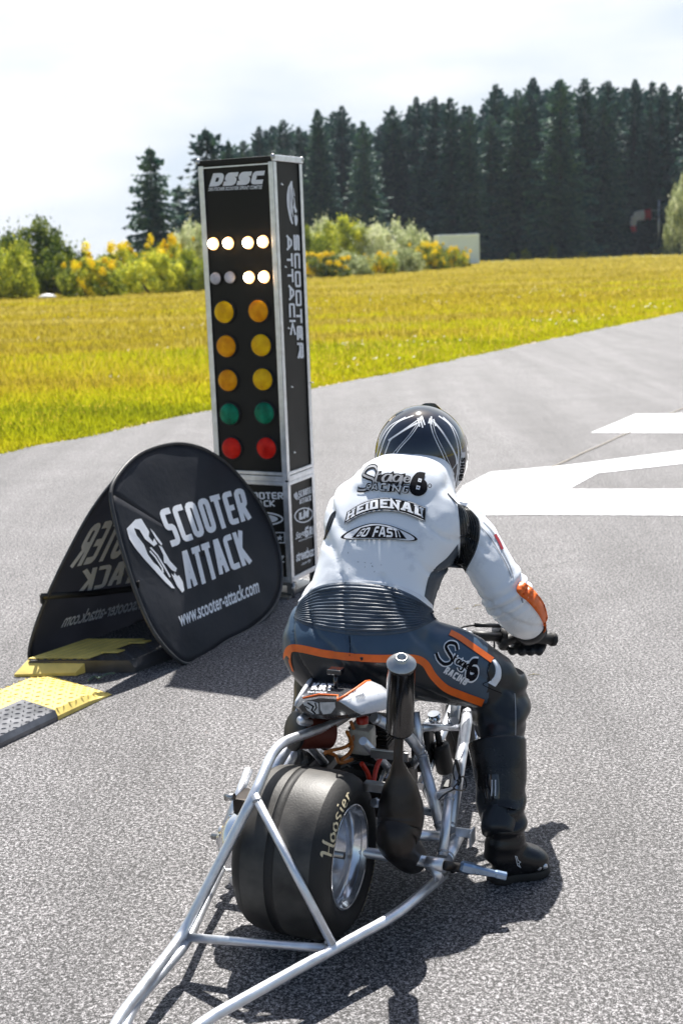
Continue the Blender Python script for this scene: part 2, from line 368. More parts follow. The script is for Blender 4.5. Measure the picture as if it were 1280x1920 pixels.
E0 = Vector((-1.402, 13.506, 0)); ED = Vector((math.sin(math.radians(31.3)), math.cos(math.radians(31.3)), 0)); ER = Vector((ED.y, -ED.x, 0))
def edge_off(t): return .10 * noise.noise(Vector((t * .9, 3.1, 0))) + .05 * noise.noise(Vector((t * 4, 1.1, 0))) - .0016 * (max(0, -t) ** 1.5) + .02 * noise.noise(Vector((t * 14, 7, 0)))
mb = MB(); mb.add([(-900, -60, -.02), (900, -60, -.02), (900, 1500, -.02), (-900, 1500, -.02)], [(0, 1, 2, 3)])
tag(mb.build('ground', 'meadow'), kind='structure')
ts = [-70, -40] + [-25 + .12 * i for i in range(720)] + [80, 120, 200, 400, 900]
mb = MB(); A = [E0 + ED * t + ER * edge_off(t) for t in ts]; B = [E0 + ED * t + ER * (26 if t > -30 else 60) for t in ts]
mb.grid([A, B], smooth=False); tag(mb.build('runway', 'asphalt'), kind='structure')
mb = MB(); mb.grid([[p - ER * (.10 + .16 * abs(noise.noise(Vector((t * 2.5, 9, 0))))) + Vector((0, 0, -.009)) for p, t in zip(A[2:-4], ts[2:-4])], [p + ER * .02 + Vector((0, 0, -.006)) for p in A[2:-4]]])
tag(mb.build('verge', 'dirt'), kind='structure')
z = Vector((0, 0, .004))
def gp(*a): return [G(x, y) + z for x, y in a]
def marking(polys, name='road_marking'):
    mb = MB()
    for p in polys:
        q = []
        for i in range(len(p)):
            a_, b_ = p[i], p[(i + 1) % len(p)]; n_ = max(1, int((b_ - a_).length / .012)); q += [a_.lerp(b_, k / n_) + (Vector((noise.noise(a_.lerp(b_, k / n_) * 40), noise.noise(a_.lerp(b_, k / n_) * 40 + Vector((9, 9, 9))), 0)) * .009 if k else Vector()) for k in range(n_)]
        bm = bmesh.new(); fc = bm.faces.new([bm.verts.new(v) for v in q]); bmesh.ops.triangulate(bm, faces=[fc]); bm.verts.index_update()
        mb.add([v.co.copy() for v in bm.verts], [[v.index for v in f.verts] for f in bm.faces], 0, False); bm.free()
    return tag(mb.build(name, 'paint'), kind='structure')
marking([gp((1107, 812), (1190, 777), (1420, 774), (1420, 813))])
marking([gp((820, 968), (868, 912), (918, 886), (1070, 872), (1120, 888), (1065, 918), (980, 966)), gp((1070, 872), (1280, 845), (1430, 826), (1430, 852), (1280, 870), (1120, 888)), gp((980, 966), (1065, 918), (1440, 918), (1440, 968))])
# taped timing cable along the lane
M_['tape'] = mat('tan_tape', (.52, .45, .36), .7, var=.2)
a, b = G(860, 956), G(1300, 757); mb = MB()
mb.tube([a.lerp(b, i / 60) + Vector((0.004 * math.sin(i * .7), 0, .007)) for i in range(61)] + [b + (b - a) * 3 + Vector((0, 0, .007))], .004, n=6)
tag(mb.build('timing_cable', 'tape'), 'thin tan cable lying taut across the white runway marking', 'cable')
# small twigs on the tarmac
M_['twig'] = mat('dry_grass', (.34, .28, .12), .8)
for i, (x, y, a_) in enumerate([(858, 1143, .3), (893, 1137, .5), (905, 1262, -.3), (1000, 1267, .1), (880, 1040, 1.0)]):
    p = G(x, y); mb = MB(); d = Vector((math.cos(a_), math.sin(a_), 0)) * .022
    mb.tube([p - d + Vector((0, 0, .003)), p + Vector((.003, .004, .006)), p + d + Vector((0, 0, .003))], .0014, n=5)
    mb.tube([p + Vector((0, 0, .005)), p + Vector((-d.y, d.x, .004)) * .6 + Vector((0, 0, .003))], .001, n=5)
    tag(mb.build('dry_twig', 'twig'), 'tiny dry grass stalk lying on the tarmac by the rider', 'twig', 'dry stalks on the tarmac')

# ------------------------------------------------------------ meadow grass
def foliage_mat(name, cols, scale, trans=.4, rough=.6, coord='Object', dry=False):
    m = bpy.data.materials.new(name); m.use_nodes = True; t = m.node_tree; b = t.nodes['Principled BSDF']; L = t.links.new
    g = N(t, 'ShaderNodeNewGeometry'); n1 = N(t, 'ShaderNodeTexNoise'); n1.inputs['Scale'].default_value = scale; n1.inputs['Detail'].default_value = 6
    tcn = N(t, 'ShaderNodeTexCoord'); L(tcn.outputs[coord], n1.inputs['Vector'])
    ad = N(t, 'ShaderNodeMath', operation='MULTIPLY_ADD'); ad.inputs[1].default_value = .45; L(g.outputs['Random Per Island'], ad.inputs[0]); 
    sb = N(t, 'ShaderNodeMath', operation='MULTIPLY_ADD'); sb.inputs[1].default_value = 1.9; sb.inputs[2].default_value = -.66; L(n1.outputs[0], sb.inputs[0]); L(sb.outputs[0], ad.inputs[2])
    r = N(t, 'ShaderNodeValToRGB'); r.color_ramp.elements[0].color = (*cols[0], 1); r.color_ramp.elements[1].color = (*cols[-1], 1)
    r.color_ramp.elements[0].position = .15; r.color_ramp.elements[1].position = .85
    for i, c in enumerate(cols[1:-1]): r.color_ramp.elements.new(.15 + .7 * (i + 1) / (len(cols) - 1)).color = (*c, 1)
    if dry:
        av = N(t, 'ShaderNodeAttribute', attribute_name='dry'); sb.inputs[1].default_value = 1.5; sb.inputs[2].default_value = -.66; ad.inputs[1].default_value = .14
        mpx = N(t, 'ShaderNodeMapping'); mpx.inputs['Rotation'].default_value = (0, 0, math.radians(10)); mpx.inputs['Scale'].default_value = (.35, 1.6, 1); L(tcn.outputs[coord], mpx.inputs[0]); L(mpx.outputs[0], n1.inputs['Vector'])
        a2 = N(t, 'ShaderNodeMath', operation='ADD'); L(av.outputs['Fac'], a2.inputs[0]); L(ad.outputs[0], a2.inputs[1]); ad = a2
    oi = N(t, 'ShaderNodeObjectInfo'); om = N(t, 'ShaderNodeMath', operation='MULTIPLY_ADD'); om.inputs[1].default_value = .34; om.inputs[2].default_value = -.17; L(oi.outputs['Random'], om.inputs[0]); oa = N(t, 'ShaderNodeMath', operation='ADD'); L(om.outputs[0], oa.inputs[0]); L(ad.outputs[0], oa.inputs[1])
    L(oa.outputs[0], r.inputs[0]); L(r.outputs[0], b.inputs['Base Color']); b.inputs['Roughness'].default_value = rough; b.inputs['Specular IOR Level'].default_value = .25
    tr = N(t, 'ShaderNodeBsdfTranslucent'); L(r.outputs[0], tr.inputs[0]); ms = N(t, 'ShaderNodeMixShader'); ms.inputs[0].default_value = trans
    o = t.nodes['Material Output']; L(b.outputs[0], ms.inputs[1]); L(tr.outputs[0], ms.inputs[2]); L(ms.outputs[0], o.inputs[0]); return m
M_['grass'] = foliage_mat('meadow_grass', [(.28, .31, .014), (.43, .44, .014), (.52, .49, .018), (.51, .42, .03), (.38, .30, .035), (.56, .46, .10)], .22, .5, dry=True)
M_['drygrass'] = foliage_mat('straw_grass', [(.42, .36, .04), (.58, .46, .06), (.62, .54, .16)], .3, .4)
M_['yflower'] = mat('yellow_petals', (.85, .58, .01), .6, trans=.3)
M_['wflower'] = mat('white_petals', (.85, .85, .80), .6, trans=.3)
def meadow_pts(n, dmin, dmax, seed, back=.0):
    r = np.random.default_rng(seed); d = np.exp(r.uniform(math.log(dmin), math.log(dmax), n)); a = np.radians(r.uniform(-29, 27, n))
    x = d * np.sin(a); y = d * np.cos(a); rx = x - E0.x; ry = y - E0.y; s = rx * ER.x + ry * ER.y
    k = s < (.03 if back == 0 else -back) + .07 * np.sin(x * 3.1 + 2 * np.sin(y * 1.7)) * np.sin(y * 2.3) * (back == 0); return x[k], y[k], d[k], s[k], r
def blades(name, n, dmin, dmax, seed, h0, h1, m, w=.006, kk=.0011):
    x, y, d, s, r = meadow_pts(n, dmin, dmax, seed); k = len(x)
    hs = h0 + (h1 - h0) * r.random(k) ** 1.5; hs *= np.clip(.35 + (-s) * .6, .35, 1); wd = w + kk * d
    th = r.uniform(0, 2 * math.pi, k); ln = r.uniform(.1, .55, k) * hs; la = r.uniform(0, 2 * math.pi, k)
    cx, sx = np.cos(th) * wd, np.sin(th) * wd; zz = np.full(k, -.01)
    b0 = np.stack([x - cx, y - sx, zz], 1); b1 = np.stack([x + cx, y + sx, zz], 1)
    mx = x + .35 * ln * np.cos(la); my = y + .35 * ln * np.sin(la)
    m0 = np.stack([mx - cx * .7, my - sx * .7, hs * .6], 1); m1 = np.stack([mx + cx * .7, my + sx * .7, hs * .6], 1)
    tp = np.stack([x + ln * np.cos(la), y + ln * np.sin(la), hs], 1)
    V = np.stack([b0, b1, m1, m0, tp], 1).reshape(-1, 3); i = np.arange(k) * 5
    F = np.concatenate([np.stack([i, i + 1, i + 2], 1), np.stack([i, i + 2, i + 3], 1), np.stack([i + 3, i + 2, i + 4], 1)])
    me = npmesh(name, V, F, m); at = me.attributes.new('dry', 'FLOAT', 'POINT'); dv = .20 + .40 * np.clip((-s) / 11, 0, 1) ** .8 + .12 * np.clip((d - 40) / 60, 0, 1); at.data.foreach_set('value', np.repeat(dv, 5).astype(np.float32))
    o = bpy.data.objects.new(name, me); COL.objects.link(o); return o
tag(blades('meadow_grass', 640000, 9.5, 120, 3, .04, .17, M_['grass'], .003, .0006), 'yellow green meadow grass growing beside the runway', 'grass', kind='stuff')
tag(blades('dry_grass', 26000, 16, 140, 4, .10, .26, M_['drygrass'], .0025, .0005), 'straw coloured tall grass heads further back in the meadow', 'grass', kind='stuff')
def flowers(name, n, dmin, dmax, seed, m, sz, patch, thr, label, hz=.14):
    x, y, d, s, r = meadow_pts(n, dmin, dmax, seed, .25)
    k = np.array([noise.noise(Vector((a * patch, b * patch, seed))) > thr for a, b in zip(x, y)]); x, y, d = x[k], y[k], d[k]; q = len(x)
    z_ = hz * r.uniform(.7, 1.3, q); r_ = sz * r.uniform(.7, 1.3, q) * (1 + d * .012); V = []
    ph = r.uniform(0, 1.2, q)
    for j in range(5):
        t = 2 * math.pi * j / 5 + ph; V.append(np.stack([x + r_ * np.cos(t), y + r_ * np.sin(t) * .8, z_ + r_ * .6 * np.sin(t + 1)], 1))
    V = np.stack(V, 1).reshape(-1, 3); i = np.arange(q) * 5; F = np.stack([i, i + 1, i + 2, i + 3, i + 4], 1)
    me = npmesh(name, V, F, m); o = bpy.data.objects.new(name, me); COL.objects.link(o); tag(o, label, 'flowers', kind='stuff')
flowers('yellow_wildflowers', 30000, 10, 90, 11, M_['yflower'], .0075, .25, -.15, 'yellow buttercups scattered through the meadow')
flowers('white_wildflowers', 5200, 11, 45, 12, M_['wflower'], .014, .5, .30, 'small clumps of white daisies in the meadow')

# ------------------------------------------------------------ spruces
M_['spruce'] = foliage_mat('spruce_needles', [(.012, .050, .052), (.034, .105, .098), (.095, .19, .12)], .8, .12)
M_['bark'] = mat('spruce_bark', (.07, .05, .04), .9, var=.3, vscale=6, bump=.6, bscale=20, bdist=.02)
def spruce_mesh(seed, ht, rad, base=.03, dens=1.):
    r = random.Random(seed); V = []; F = []; T = MB()
    T.tube([(0, 0, -.3), (r.uniform(-.1, .1), r.uniform(-.1, .1), ht * .5), (0, 0, ht * .98)], [ht * .014, ht * .009, .03], n=7)
    nl = int(ht * 3.0 * dens); ph = 0
    for i in range(nl):
        t = i / nl; zt = ht * (base + (1 - base) * t ** .93); rr = rad * (1 - t) ** .60 * r.uniform(.78, 1.15) + .08
        if t > .93: rr *= .7
        nb = max(4, int(5 + 7 * (1 - t)))
        ph += 2.4
        for b in range(nb):
            a = ph + 2 * math.pi * (b + r.uniform(-.3, .3)) / nb; ln = rr * r.uniform(.62, 1.18); dr = r.uniform(.22, .5) if t < .8 else r.uniform(-.5, .2)
            dx, dy = math.cos(a), math.sin(a); ns = max(2, int(ln / .38))
            for k in range(ns):
                u = (k + .6) / ns; px = dx * ln * u; py = dy * ln * u; pz = zt - dr * ln * u + .22 * ln * u * u
                w = (.22 + .42 * (1 - u)) * (.6 + .5 * ln / max(rad, .1)) * r.uniform(.7, 1.3); l2 = ln / ns * .95; hg = r.uniform(.1, .42)
                for sg in (-1, 1):
                    o = len(V); sx, sy = -dy * sg, dx * sg
                    V += [(px, py, pz + .04), (px + dx * l2 + sx * w * .3, py + dy * l2 + sy * w * .3, pz - dr * l2), (px + sx * w + dx * l2 * .5, py + sy * w + dy * l2 * .5, pz - hg * r.uniform(.4, 1.4)), (px + sx * w * .3, py + sy * w * .3, pz - hg * .9)]
                    F.append((o, o + 1, o + 2, o + 3))
    for k in range(14):
        a = k * 2.1; z_ = ht * (1 - .012 * k); o = len(V); w = .05 + .03 * k
        V += [(0, 0, z_ + .25), (w * math.cos(a), w * math.sin(a), z_ - .1), (w * math.cos(a + .8), w * math.sin(a + .8), z_ - .25), (0, 0, z_ - .2)]; F.append((o, o + 1, o + 2, o + 3))
    me = npmesh('crown', V, F, M_['spruce'])
    tm = bpy.data.meshes.new('trunk'); tm.from_pydata(T.v, [], T.f); tm.materials.append(M_['bark']); tm.polygons.foreach_set('use_smooth', [True] * len(tm.polygons))
    return me, tm
def place_tree(name, vari, loc, sc, rz, label, cat, group, parts=('crown', 'trunk')):
    t = thing(name, loc, label, cat, group); t.scale = sc if isinstance(sc, tuple) else (sc, sc, sc); t.rotation_euler = (0, 0, rz)
    for nm, me in zip(parts, vari):
        o = bpy.data.objects.new(nm, me); COL.objects.link(o); o.parent = t
    return t
SP = [spruce_mesh(i, 20, ra, .02) for i, ra in ((1, 4.3), (2, 3.7), (3, 4.7), (4, 4.0), (5, 4.4))]
rs = random.Random(5)
def topz(px, py, Y): return AT(px, py, Y)
prof = [(455, 262), (485, 235), (530, 222), (560, 235), (595, 202), (640, 195), (680, 225), (735, 195), (780, 178), (815, 178), (843, 180), (880, 195), (928, 155), (970, 165), (998, 142), (1050, 145), (1095, 145), (1140, 148), (1190, 145), (1222, 150), (1243, 152), (1272, 158), (1310, 160), (1350, 150)]
def pv(x):
    for (a, ya), (b, yb) in zip(prof, prof[1:]):
        if a <= x <= b: return ya + (yb - ya) * (x - a) / (b - a)
    return 150 if x > 1300 else 265
FL = 'tall dark spruce standing in the dense forest row behind the meadow'
for x, y in prof:   # front row: the tops one can tell apart
    Y = rs.uniform(138, 150); q = AT(x, y, Y); place_tree('spruce_tree', rs.choice(SP), (q.x, q.y, 0), (q.z / 20 * rs.uniform(.85, 1.1),) * 2 + (q.z / 20,), rs.uniform(0, 6), FL, 'spruce tree', 'spruces in the dense forest row')
x = 470
while x < 1440:
    for row in range(3):
        xx = x + rs.uniform(-9, 9); Y = rs.uniform(141, 160) + row * 9; yy = pv(xx) + rs.uniform(4, 52) + (14 if row == 0 else 0); q = AT(xx, yy, Y)
        place_tree('spruce_tree', rs.choice(SP), (q.x, q.y, 0), (q.z / 20 * rs.uniform(.85, 1.25),) * 2 + (q.z / 20,), rs.uniform(0, 6), FL, 'spruce tree', 'spruces in the dense forest row')
    x += 20 if x < 1290 else 34
SPN = [spruce_mesh(i, 11, ra, .04, 1.3) for i, ra in ((11, 3.1), (12, 2.6))]
for (x, y, Y, v, sx, lab) in [(280, 275, 100, 0, 1.0, 'lone spruce at the left end, its spiky crown against the sky'), (385, 240, 104, 1, 1.2, 'spruce just left of the light tower top, fuller crown'), (428, 262, 112, 1, .8, 'slim spruce tip peeking out beside the light tower top'),
                              (335, 345, 108, 1, .9, 'short spruce filling the gap between the two left spruces')]:
    q = AT(x, y, Y); place_tree('spruce_tree', SPN[v], (q.x, q.y, 0), (q.z / 11 * sx,) * 2 + (q.z / 11,), rs.uniform(0, 6), lab, 'spruce tree', None)

# ------------------------------------------------------------ bushes
def lf(cols, t=.45): return cols
M_['b_green'] = foliage_mat('bush_leaves', [(.04, .075, .010), (.15, .21, .022), (.50, .54, .05)], 4.5, .30)
M_['b_lime'] = foliage_mat('lime_leaves', [(.09, .13, .015), (.38, .44, .035), (.90, .86, .10)], 4.5, .34)
M_['b_pale'] = foliage_mat('willow_leaves', [(.12, .17, .05), (.55, .60, .28), (.95, .95, .72)], 4.5, .34)
M_['b_yellow'] = foliage_mat('broom_flowers', [(.85, .62, .006), (.95, .76, .010), (1.0, .86, .03)], 1.5, .35)
M_['wood'] = mat('bush_wood', (.10, .08, .05), .9, var=.3)
def bush_mesh(seed, n, m, lumps=26, flat=1., size=.085, spread=1., top=None):
    r = np.random.default_rng(seed); C = []; 
    for i in range(lumps):
        a = r.uniform(0, 2 * math.pi); rr = math.sqrt(r.random()) * .8 * spread; z_ = r.uniform(.08, .82) * (1 - .45 * rr); C.append((rr * math.cos(a), rr * math.sin(a), z_, r.uniform(.07, .21)))
    C = np.array(C); k = r.integers(0, lumps, n); d = r.normal(size=(n, 3)); d /= np.linalg.norm(d, axis=1)[:, None]
    rad = C[k, 3] * (r.random(n) ** .22) * r.uniform(.8, 1.25, n)
    P = C[k, :3] + d * rad[:, None] * np.array([1, 1, .9]); P[:, 2] = np.maximum(P[:, 2], 0.01)
    spk = r.random(n) < .06; P[spk, 2] += r.uniform(0, .16, spk.sum())
    nn = d + r.normal(size=(n, 3)) * .7; nn /= np.linalg.norm(nn, axis=1)[:, None]; a1 = np.cross(nn, r.normal(size=(n, 3))); a1 /= np.linalg.norm(a1, axis=1)[:, None]; a2 = np.cross(nn, a1)
    s = size * .28 * r.uniform(.6, 1.5, n)[:, None]
    V = np.stack([P - a1 * s, P - a2 * s * .55, P + a1 * s, P + a2 * s * .55], 1).reshape(-1, 3); i = np.arange(n) * 4
    me = npmesh('foliage', V, np.stack([i, i + 1, i + 2, i + 3], 1), M_[m])
    T = MB()
    for j in range(9):
        c = C[r.integers(0, lumps)]; T.tube([(c[0] * .1, c[1] * .1, -.05), (c[0] * .5, c[1] * .5, c[2] * .5), (c[0], c[1], c[2] + .05)], [.025, .018, .006], n=5)
    tm = bpy.data.meshes.new('stems'); tm.from_pydata(T.v, [], T.f); tm.materials.append(M_['wood'])
    return me, tm
def flower_mesh(seed, n, m, lumps=9):
    r = np.random.default_rng(seed); C = np.array([(math.cos(a) * q, math.sin(a) * q, z_, w) for a, q, z_, w in zip(r.uniform(0, 6.3, lumps), r.uniform(.1, .85, lumps), r.uniform(.15, .85, lumps), r.uniform(.04, .15, lumps))])
    k = r.integers(0, lumps, n); d = r.normal(size=(n, 3)); d /= np.linalg.norm(d, axis=1)[:, None]; P = C[k, :3] + d * (C[k, 3] * r.random(n) ** .4)[:, None]; P[:, 2] = np.maximum(P[:, 2], .02)
    s = .019 * r.uniform(.6, 1.5, n)[:, None]; a1 = r.normal(size=(n, 3)); a1 /= np.linalg.norm(a1, axis=1)[:, None]; a2 = np.cross(a1, d); 
    V = np.stack([P - a1 * s, P - a2 * s, P + a1 * s, P + a2 * s], 1).reshape(-1, 3); i = np.arange(n) * 4
    return npmesh('blossom', V, np.stack([i, i + 1, i + 2, i + 3], 1), M_[m])
BV = {'green': [bush_mesh(21, 16000, 'b_green', 62), bush_mesh(22, 16000, 'b_green', 62)], 'lime': [bush_mesh(23, 15000, 'b_lime', 60), bush_mesh(24, 15000, 'b_lime', 60)],
      'pale': [bush_mesh(25, 15000, 'b_pale', 60), bush_mesh(26, 15000, 'b_pale', 60)], 'broom': [bush_mesh(27, 12000, 'b_green', 50), bush_mesh(28, 12000, 'b_lime', 50)]}
FV = [flower_mesh(31, 5000, 'b_yellow', 42), flower_mesh(32, 8000, 'b_yellow', 64)]
def bush(kind, px, pyt, Y, wpx, label, fl=None, vi=0):
    q = AT(px, pyt, Y); w = wpx / FPX * Y / 2 / .95; me = BV[kind][vi]; h = q.z / .98
    t = place_tree('flowering_bush' if fl is not None else 'bush', me, (q.x, q.y, -.02), (w, w, h), rs.uniform(0, 6), label, 'bush', None, ('foliage', 'stems'))
    if fl is not None:
        o = bpy.data.objects.new('blossom', FV[fl]); COL.objects.link(o); o.parent = t
bush('green', 60, 388, 62, 215, 'big dark green bush at the far left against the sky')
bush('lime', 0, 425, 56, 150, 'pale lime bush cut off by the left picture edge', vi=1)
bush('green', 122, 462, 60, 130, 'dark bush under the sky gap right of the big left bush', vi=1)
bush('lime', 168, 478, 55, 130, 'low lime bush with yellow specks at the left end of the broom', 0)
bush('broom', 222, 446, 60, 170, 'broom bush with orange yellow blossom left of the lone spruce', 1, 1)
bush('lime', 285, 458, 57, 140, 'lime green bush under the lone spruce', vi=0)
bush('broom', 318, 432, 66, 100, 'bright yellow broom standing highest left of the light tower', 1, 1)
bush('green', 348, 455, 58, 130, 'olive bush touching the left edge of the light tower', vi=1)
bush('pale', 368, 392, 68, 130, 'tall pale bush half hidden by the light tower', vi=0)
bush('green', 440, 430, 70, 160, 'green bush wholly behind the light tower', vi=0)
bush('green', 575, 410, 84, 90, 'green bush just right of the light tower', vi=1)
bush('pale', 600, 388, 92, 110, 'pale willow bush right of the light tower', vi=1)
bush('lime', 640, 386, 90, 140, 'yellowish willow bush second from the light tower', vi=0)
bush('pale', 745, 398, 96, 140, 'tall silvery willow bush in the middle of the hedge', vi=1)
bush('pale', 690, 400, 90, 130, 'silvery willow bush beside the yellow broom patches', vi=0)
bush('green', 790, 430, 98, 90, 'dark bush behind the right hand broom', vi=0)
bush('broom', 600, 468, 78, 120, 'yellow broom low beside the light tower', 1, 0)
bush('pale', 655, 462, 80, 110, 'low pale bush between two yellow brooms', vi=1)
bush('broom', 712, 468, 82, 70, 'small bright yellow broom in the middle of the hedge', 1, 1)
bush('pale', 752, 455, 84, 90, 'low silvery bush left of the long yellow broom', vi=0)
bush('broom', 805, 448, 90, 90, 'long yellow broom with dark gaps near the hedge end', 1, 0)
bush('broom', 850, 458, 94, 70, 'last yellow broom in front of the white container', 1, 1)
bush('pale', 1296, 292, 132, 110, 'tall pale tree cut off by the right picture edge', vi=0)
bush('pale', 1240, 462, 140, 40, 'small pale shrub at the foot of the windsock pole', vi=1)
for i, (x, y, w) in enumerate([(985, 462, 22), (1035, 455, 18), (960, 470, 16), (1092, 466, 18)]):
    bush('green', x, y, 134, w, ['low dark shrub at the forest foot right of the container', 'pointed young shrub at the forest foot', 'smallest shrub nearest the white container', 'low shrub left of the windsock at the forest foot'][i], vi=i % 2)

# ------------------------------------------------------------ container, windsock, markers
M_['cont'] = mat('white_container_paint', (.82, .91, 1.0), .5, var=.02, vscale=2)
c0 = AT(880, 498, 112); c0.z = 0; t = thing('container', c0, 'white shipping container at the end of the yellow broom hedge', 'container')
mb = MB(); cw, ch, cd = 3.4, 2.6, 2.4; ux = Vector((.99, .12, 0)).normalized(); uy = Vector((-.12, .99, 0)).normalized(); cc = c0 + uy * cd / 2 - ux * .9
n_ = 60; P = []
for zz in (0.15, ch - .12):
    P.append([cc + ux * (-cw / 2 + cw * i / n_) - uy * (cd / 2 - .03 * (1 if (i // 2) % 2 else -1)) + Vector((0, 0, zz)) for i in range(n_ + 1)])
mb.grid(P, smooth=False)
P = []
for zz in (0.15, ch - .12): P.append([cc + ux * (cw / 2 - .03 * (1 if (i // 2) % 2 else -1)) + uy * (-cd / 2 + cd * i / 40) + Vector((0, 0, zz)) for i in range(41)])
mb.grid(P, smooth=False)
P = [[p - uy * 0 + (uy * cd if k == 0 else uy * cd) for p in row] for k, row in enumerate([[cc - ux * cw / 2 - uy * cd / 2 + Vector((0, 0, zz)), cc + ux * cw / 2 - uy * cd / 2 + Vector((0, 0, zz))] for zz in (.1, ch)])]
mb.grid(P, smooth=False)
mb.grid([[cc - ux * cw / 2 - uy * cd / 2 + Vector((0, 0, zz)), cc - ux * cw / 2 + uy * cd / 2 + Vector((0, 0, zz))] for zz in (.1, ch)], smooth=False)
mb.build('wall', 'cont', t)
mb = MB()
for a_ in (-1, 1):
    for b_ in (-1, 1): mb.box(cc + ux * a_ * cw / 2 + uy * b_ * cd / 2 + Vector((0, 0, ch / 2)), ux * .08, uy * .08, Vector((0, 0, ch / 2)), bev=.01)
for zz in (.07, ch - .06):
    for b_ in (-1, 1): mb.box(cc + uy * b_ * cd / 2 + Vector((0, 0, zz)), ux * (cw / 2 - .09), uy * .07, Vector((0, 0, .07)))
    for a_ in (-1, 1): mb.box(cc + ux * a_ * cw / 2 + Vector((0, 0, zz)), ux * .07, uy * (cd / 2 - .09), Vector((0, 0, .07)))
mb.build('frame', 'cont', t)
mb = MB(); mb.box(cc + Vector((0, 0, ch + .02)), ux * (cw / 2), uy * (cd / 2), Vector((0, 0, .02))); mb.build('roof', 'cont', t)

WY = 141; w0 = AT(1233, 478, WY); w0.z = 0; wt = AT(1232, 375, WY); t = thing('windsock', w0, 'red and white windsock on a grey pole before the forest', 'windsock')
mb = MB(); mb.tube([w0, Vector((w0.x, w0.y, wt.z))], .13, n=8); mb.box(w0 + Vector((0, 0, .05)), Vector((.3, 0, 0)), Vector((0, .3, 0)), Vector((0, 0, .05)), bev=.02); mb.build('pole', 'alu', t)
a = AT(1231, 402, WY)
mb = MB(); mb.tube([Vector((w0.x, w0.y, a.z + .45)), Vector((w0.x - 1, w0.y, a.z + .45))], .03, n=6); mb.tube([Vector((w0.x, w0.y, a.z - .45)), Vector((w0.x - 1, w0.y, a.z - .45))], .03, n=6)
mb.tube([Vector((w0.x - 1, w0.y, a.z + .5)), Vector((w0.x - 1, w0.y, a.z - .5))], .03, n=6); mb.build('bracket', 'alu', t)
M_['sockred'] = mat('red_sock_cloth', (.80, .03, .04), .7, trans=.8); M_['sockwhite'] = mat('white_sock_cloth', (1, 1, 1), .7, trans=.8)
mb = MB(); pa = [(1218, 402), (1206, 403), (1196, 404), (1190, 407), (1187, 413), (1186, 424), (1188, 435)]; rr = [.62, .58, .52, .46, .40, .33, .26]; P = [AT(x_, y_, WY - .1) for x_, y_ in pa]
for i in range(6): mb.tube([P[i], P[i].lerp(P[i + 1], .5), P[i + 1]], [rr[i], (rr[i] + rr[i + 1]) / 2, rr[i + 1]], mi=[0, 1, 1, 1, 1, 0][i], n=14, cap=False)
mb.build('sock', ['sockred', 'sockwhite'], t)
for i, (x, y, w, lab) in enumerate([(90, 562, .40, 'white edge marker lying in the grass, left of the two'), (137, 559, .28, 'smaller white edge marker in the grass, right of the two')]):
    p = G(x, y); p.z = 0; mb = MB(); prof_ = [(-.02, w), (.14, w * .96), (.22, w * .6), (.26, w * .1)]
    mb.lathe(p, Vector((0, 0, 1)), prof_, n=20, caps=True); tag(mb.build('edge_marker', 'paint'), lab, 'marker')
# ------------------------------------------------------------ start light tower
TA = math.radians(25.93); TR = Vector((math.cos(TA), -math.sin(TA), 0)); TU = Vector((math.sin(TA), math.cos(TA), 0)); UP = Vector((0, 0, 1))
TP = Vector((-.253, 5.901, 0)); TW, TD, THt = .397, .281, 2.08
tower = thing('start_light_tower', TP - TR * TW / 2 + TU * TD / 2, 'tall black start light tower with aluminium edges behind the oval banners', 'light tower')
def tpt(x, y, z): return TP - TR * (TW - x) + TU * y + UP * z      # x from left along front, y depth
mb = MB(); mb.box(tpt(TW / 2, TD / 2, 1.33), TR * (TW / 2 - .006), TU * (TD / 2 - .006), UP * .735); mb.build('upper_cabinet', 'panel', tower)
mb = MB(); mb.box(tpt(TW / 2, TD / 2, .325), TR * (TW / 2 - .006), TU * (TD / 2 - .006), UP * .245); mb.build('lower_cabinet', 'panel', tower)
for nm, x, y in (('corner_rail', 0, 0), ('corner_rail', TW, 0), ('corner_rail', 0, TD), ('corner_rail', TW, TD)):
    for z0, z1 in ((.075, .572), (.580, 2.055)):
        mb = MB(); sx = 1 if x == 0 else -1; sy = 1 if y == 0 else -1
        for w in ((.014, .002), (.002, .014)):
            mb.box(tpt(x + sx * (w[0] - .002), y + sy * (w[1] - .002), (z0 + z1) / 2), TR * w[0], TU * w[1], UP * (z1 - z0) / 2, bev=.001)
        mb.build(nm, 'alu', tower)
def hrail(z, h, pr=.004, m='alu', nm='cross_rail'):
    mb = MB()
    for (x0, y0, x1, y1) in ((0, 0, TW, 0), (TW, 0, TW, TD), (0, 0, 0, TD), (0, TD, TW, TD)):
        a = tpt(x0, y0, z); b = tpt(x1, y1, z); d = (b - a); nrm = d.cross(UP).normalized()
        mb.box((a + b) / 2 + nrm * 0, d / 2 - d.normalized() * .012, nrm * pr, UP * h, bev=.0012)
        mb.box((a + b) / 2 + UP * h * .3, d / 2 - d.normalized() * .013, nrm * (pr + .0016), UP * h * .12)
    mb.build(nm, m, tower)
hrail(.585, .013); hrail(.612 - .002, .008); hrail(.562, .009); hrail(.088, .012)
mb = MB()
mb.box(tpt(TW / 2, TD / 2, 2.068), TR * (TW / 2 + .004), TU * (TD / 2 + .004), UP * .012, bev=.003); mb.build('lid', 'panel', tower)
mb = MB(); mb.box(tpt(TW + .001, TD / 2, 2.071), TR * .006, TU * (TD / 2 + .006), UP * .0135, bev=.003); mb.box(tpt(TW / 2, -.006, 2.046), TR * (TW / 2 - .02), TU * .002, UP * .003); mb.build('lid_trim', 'alu', tower)
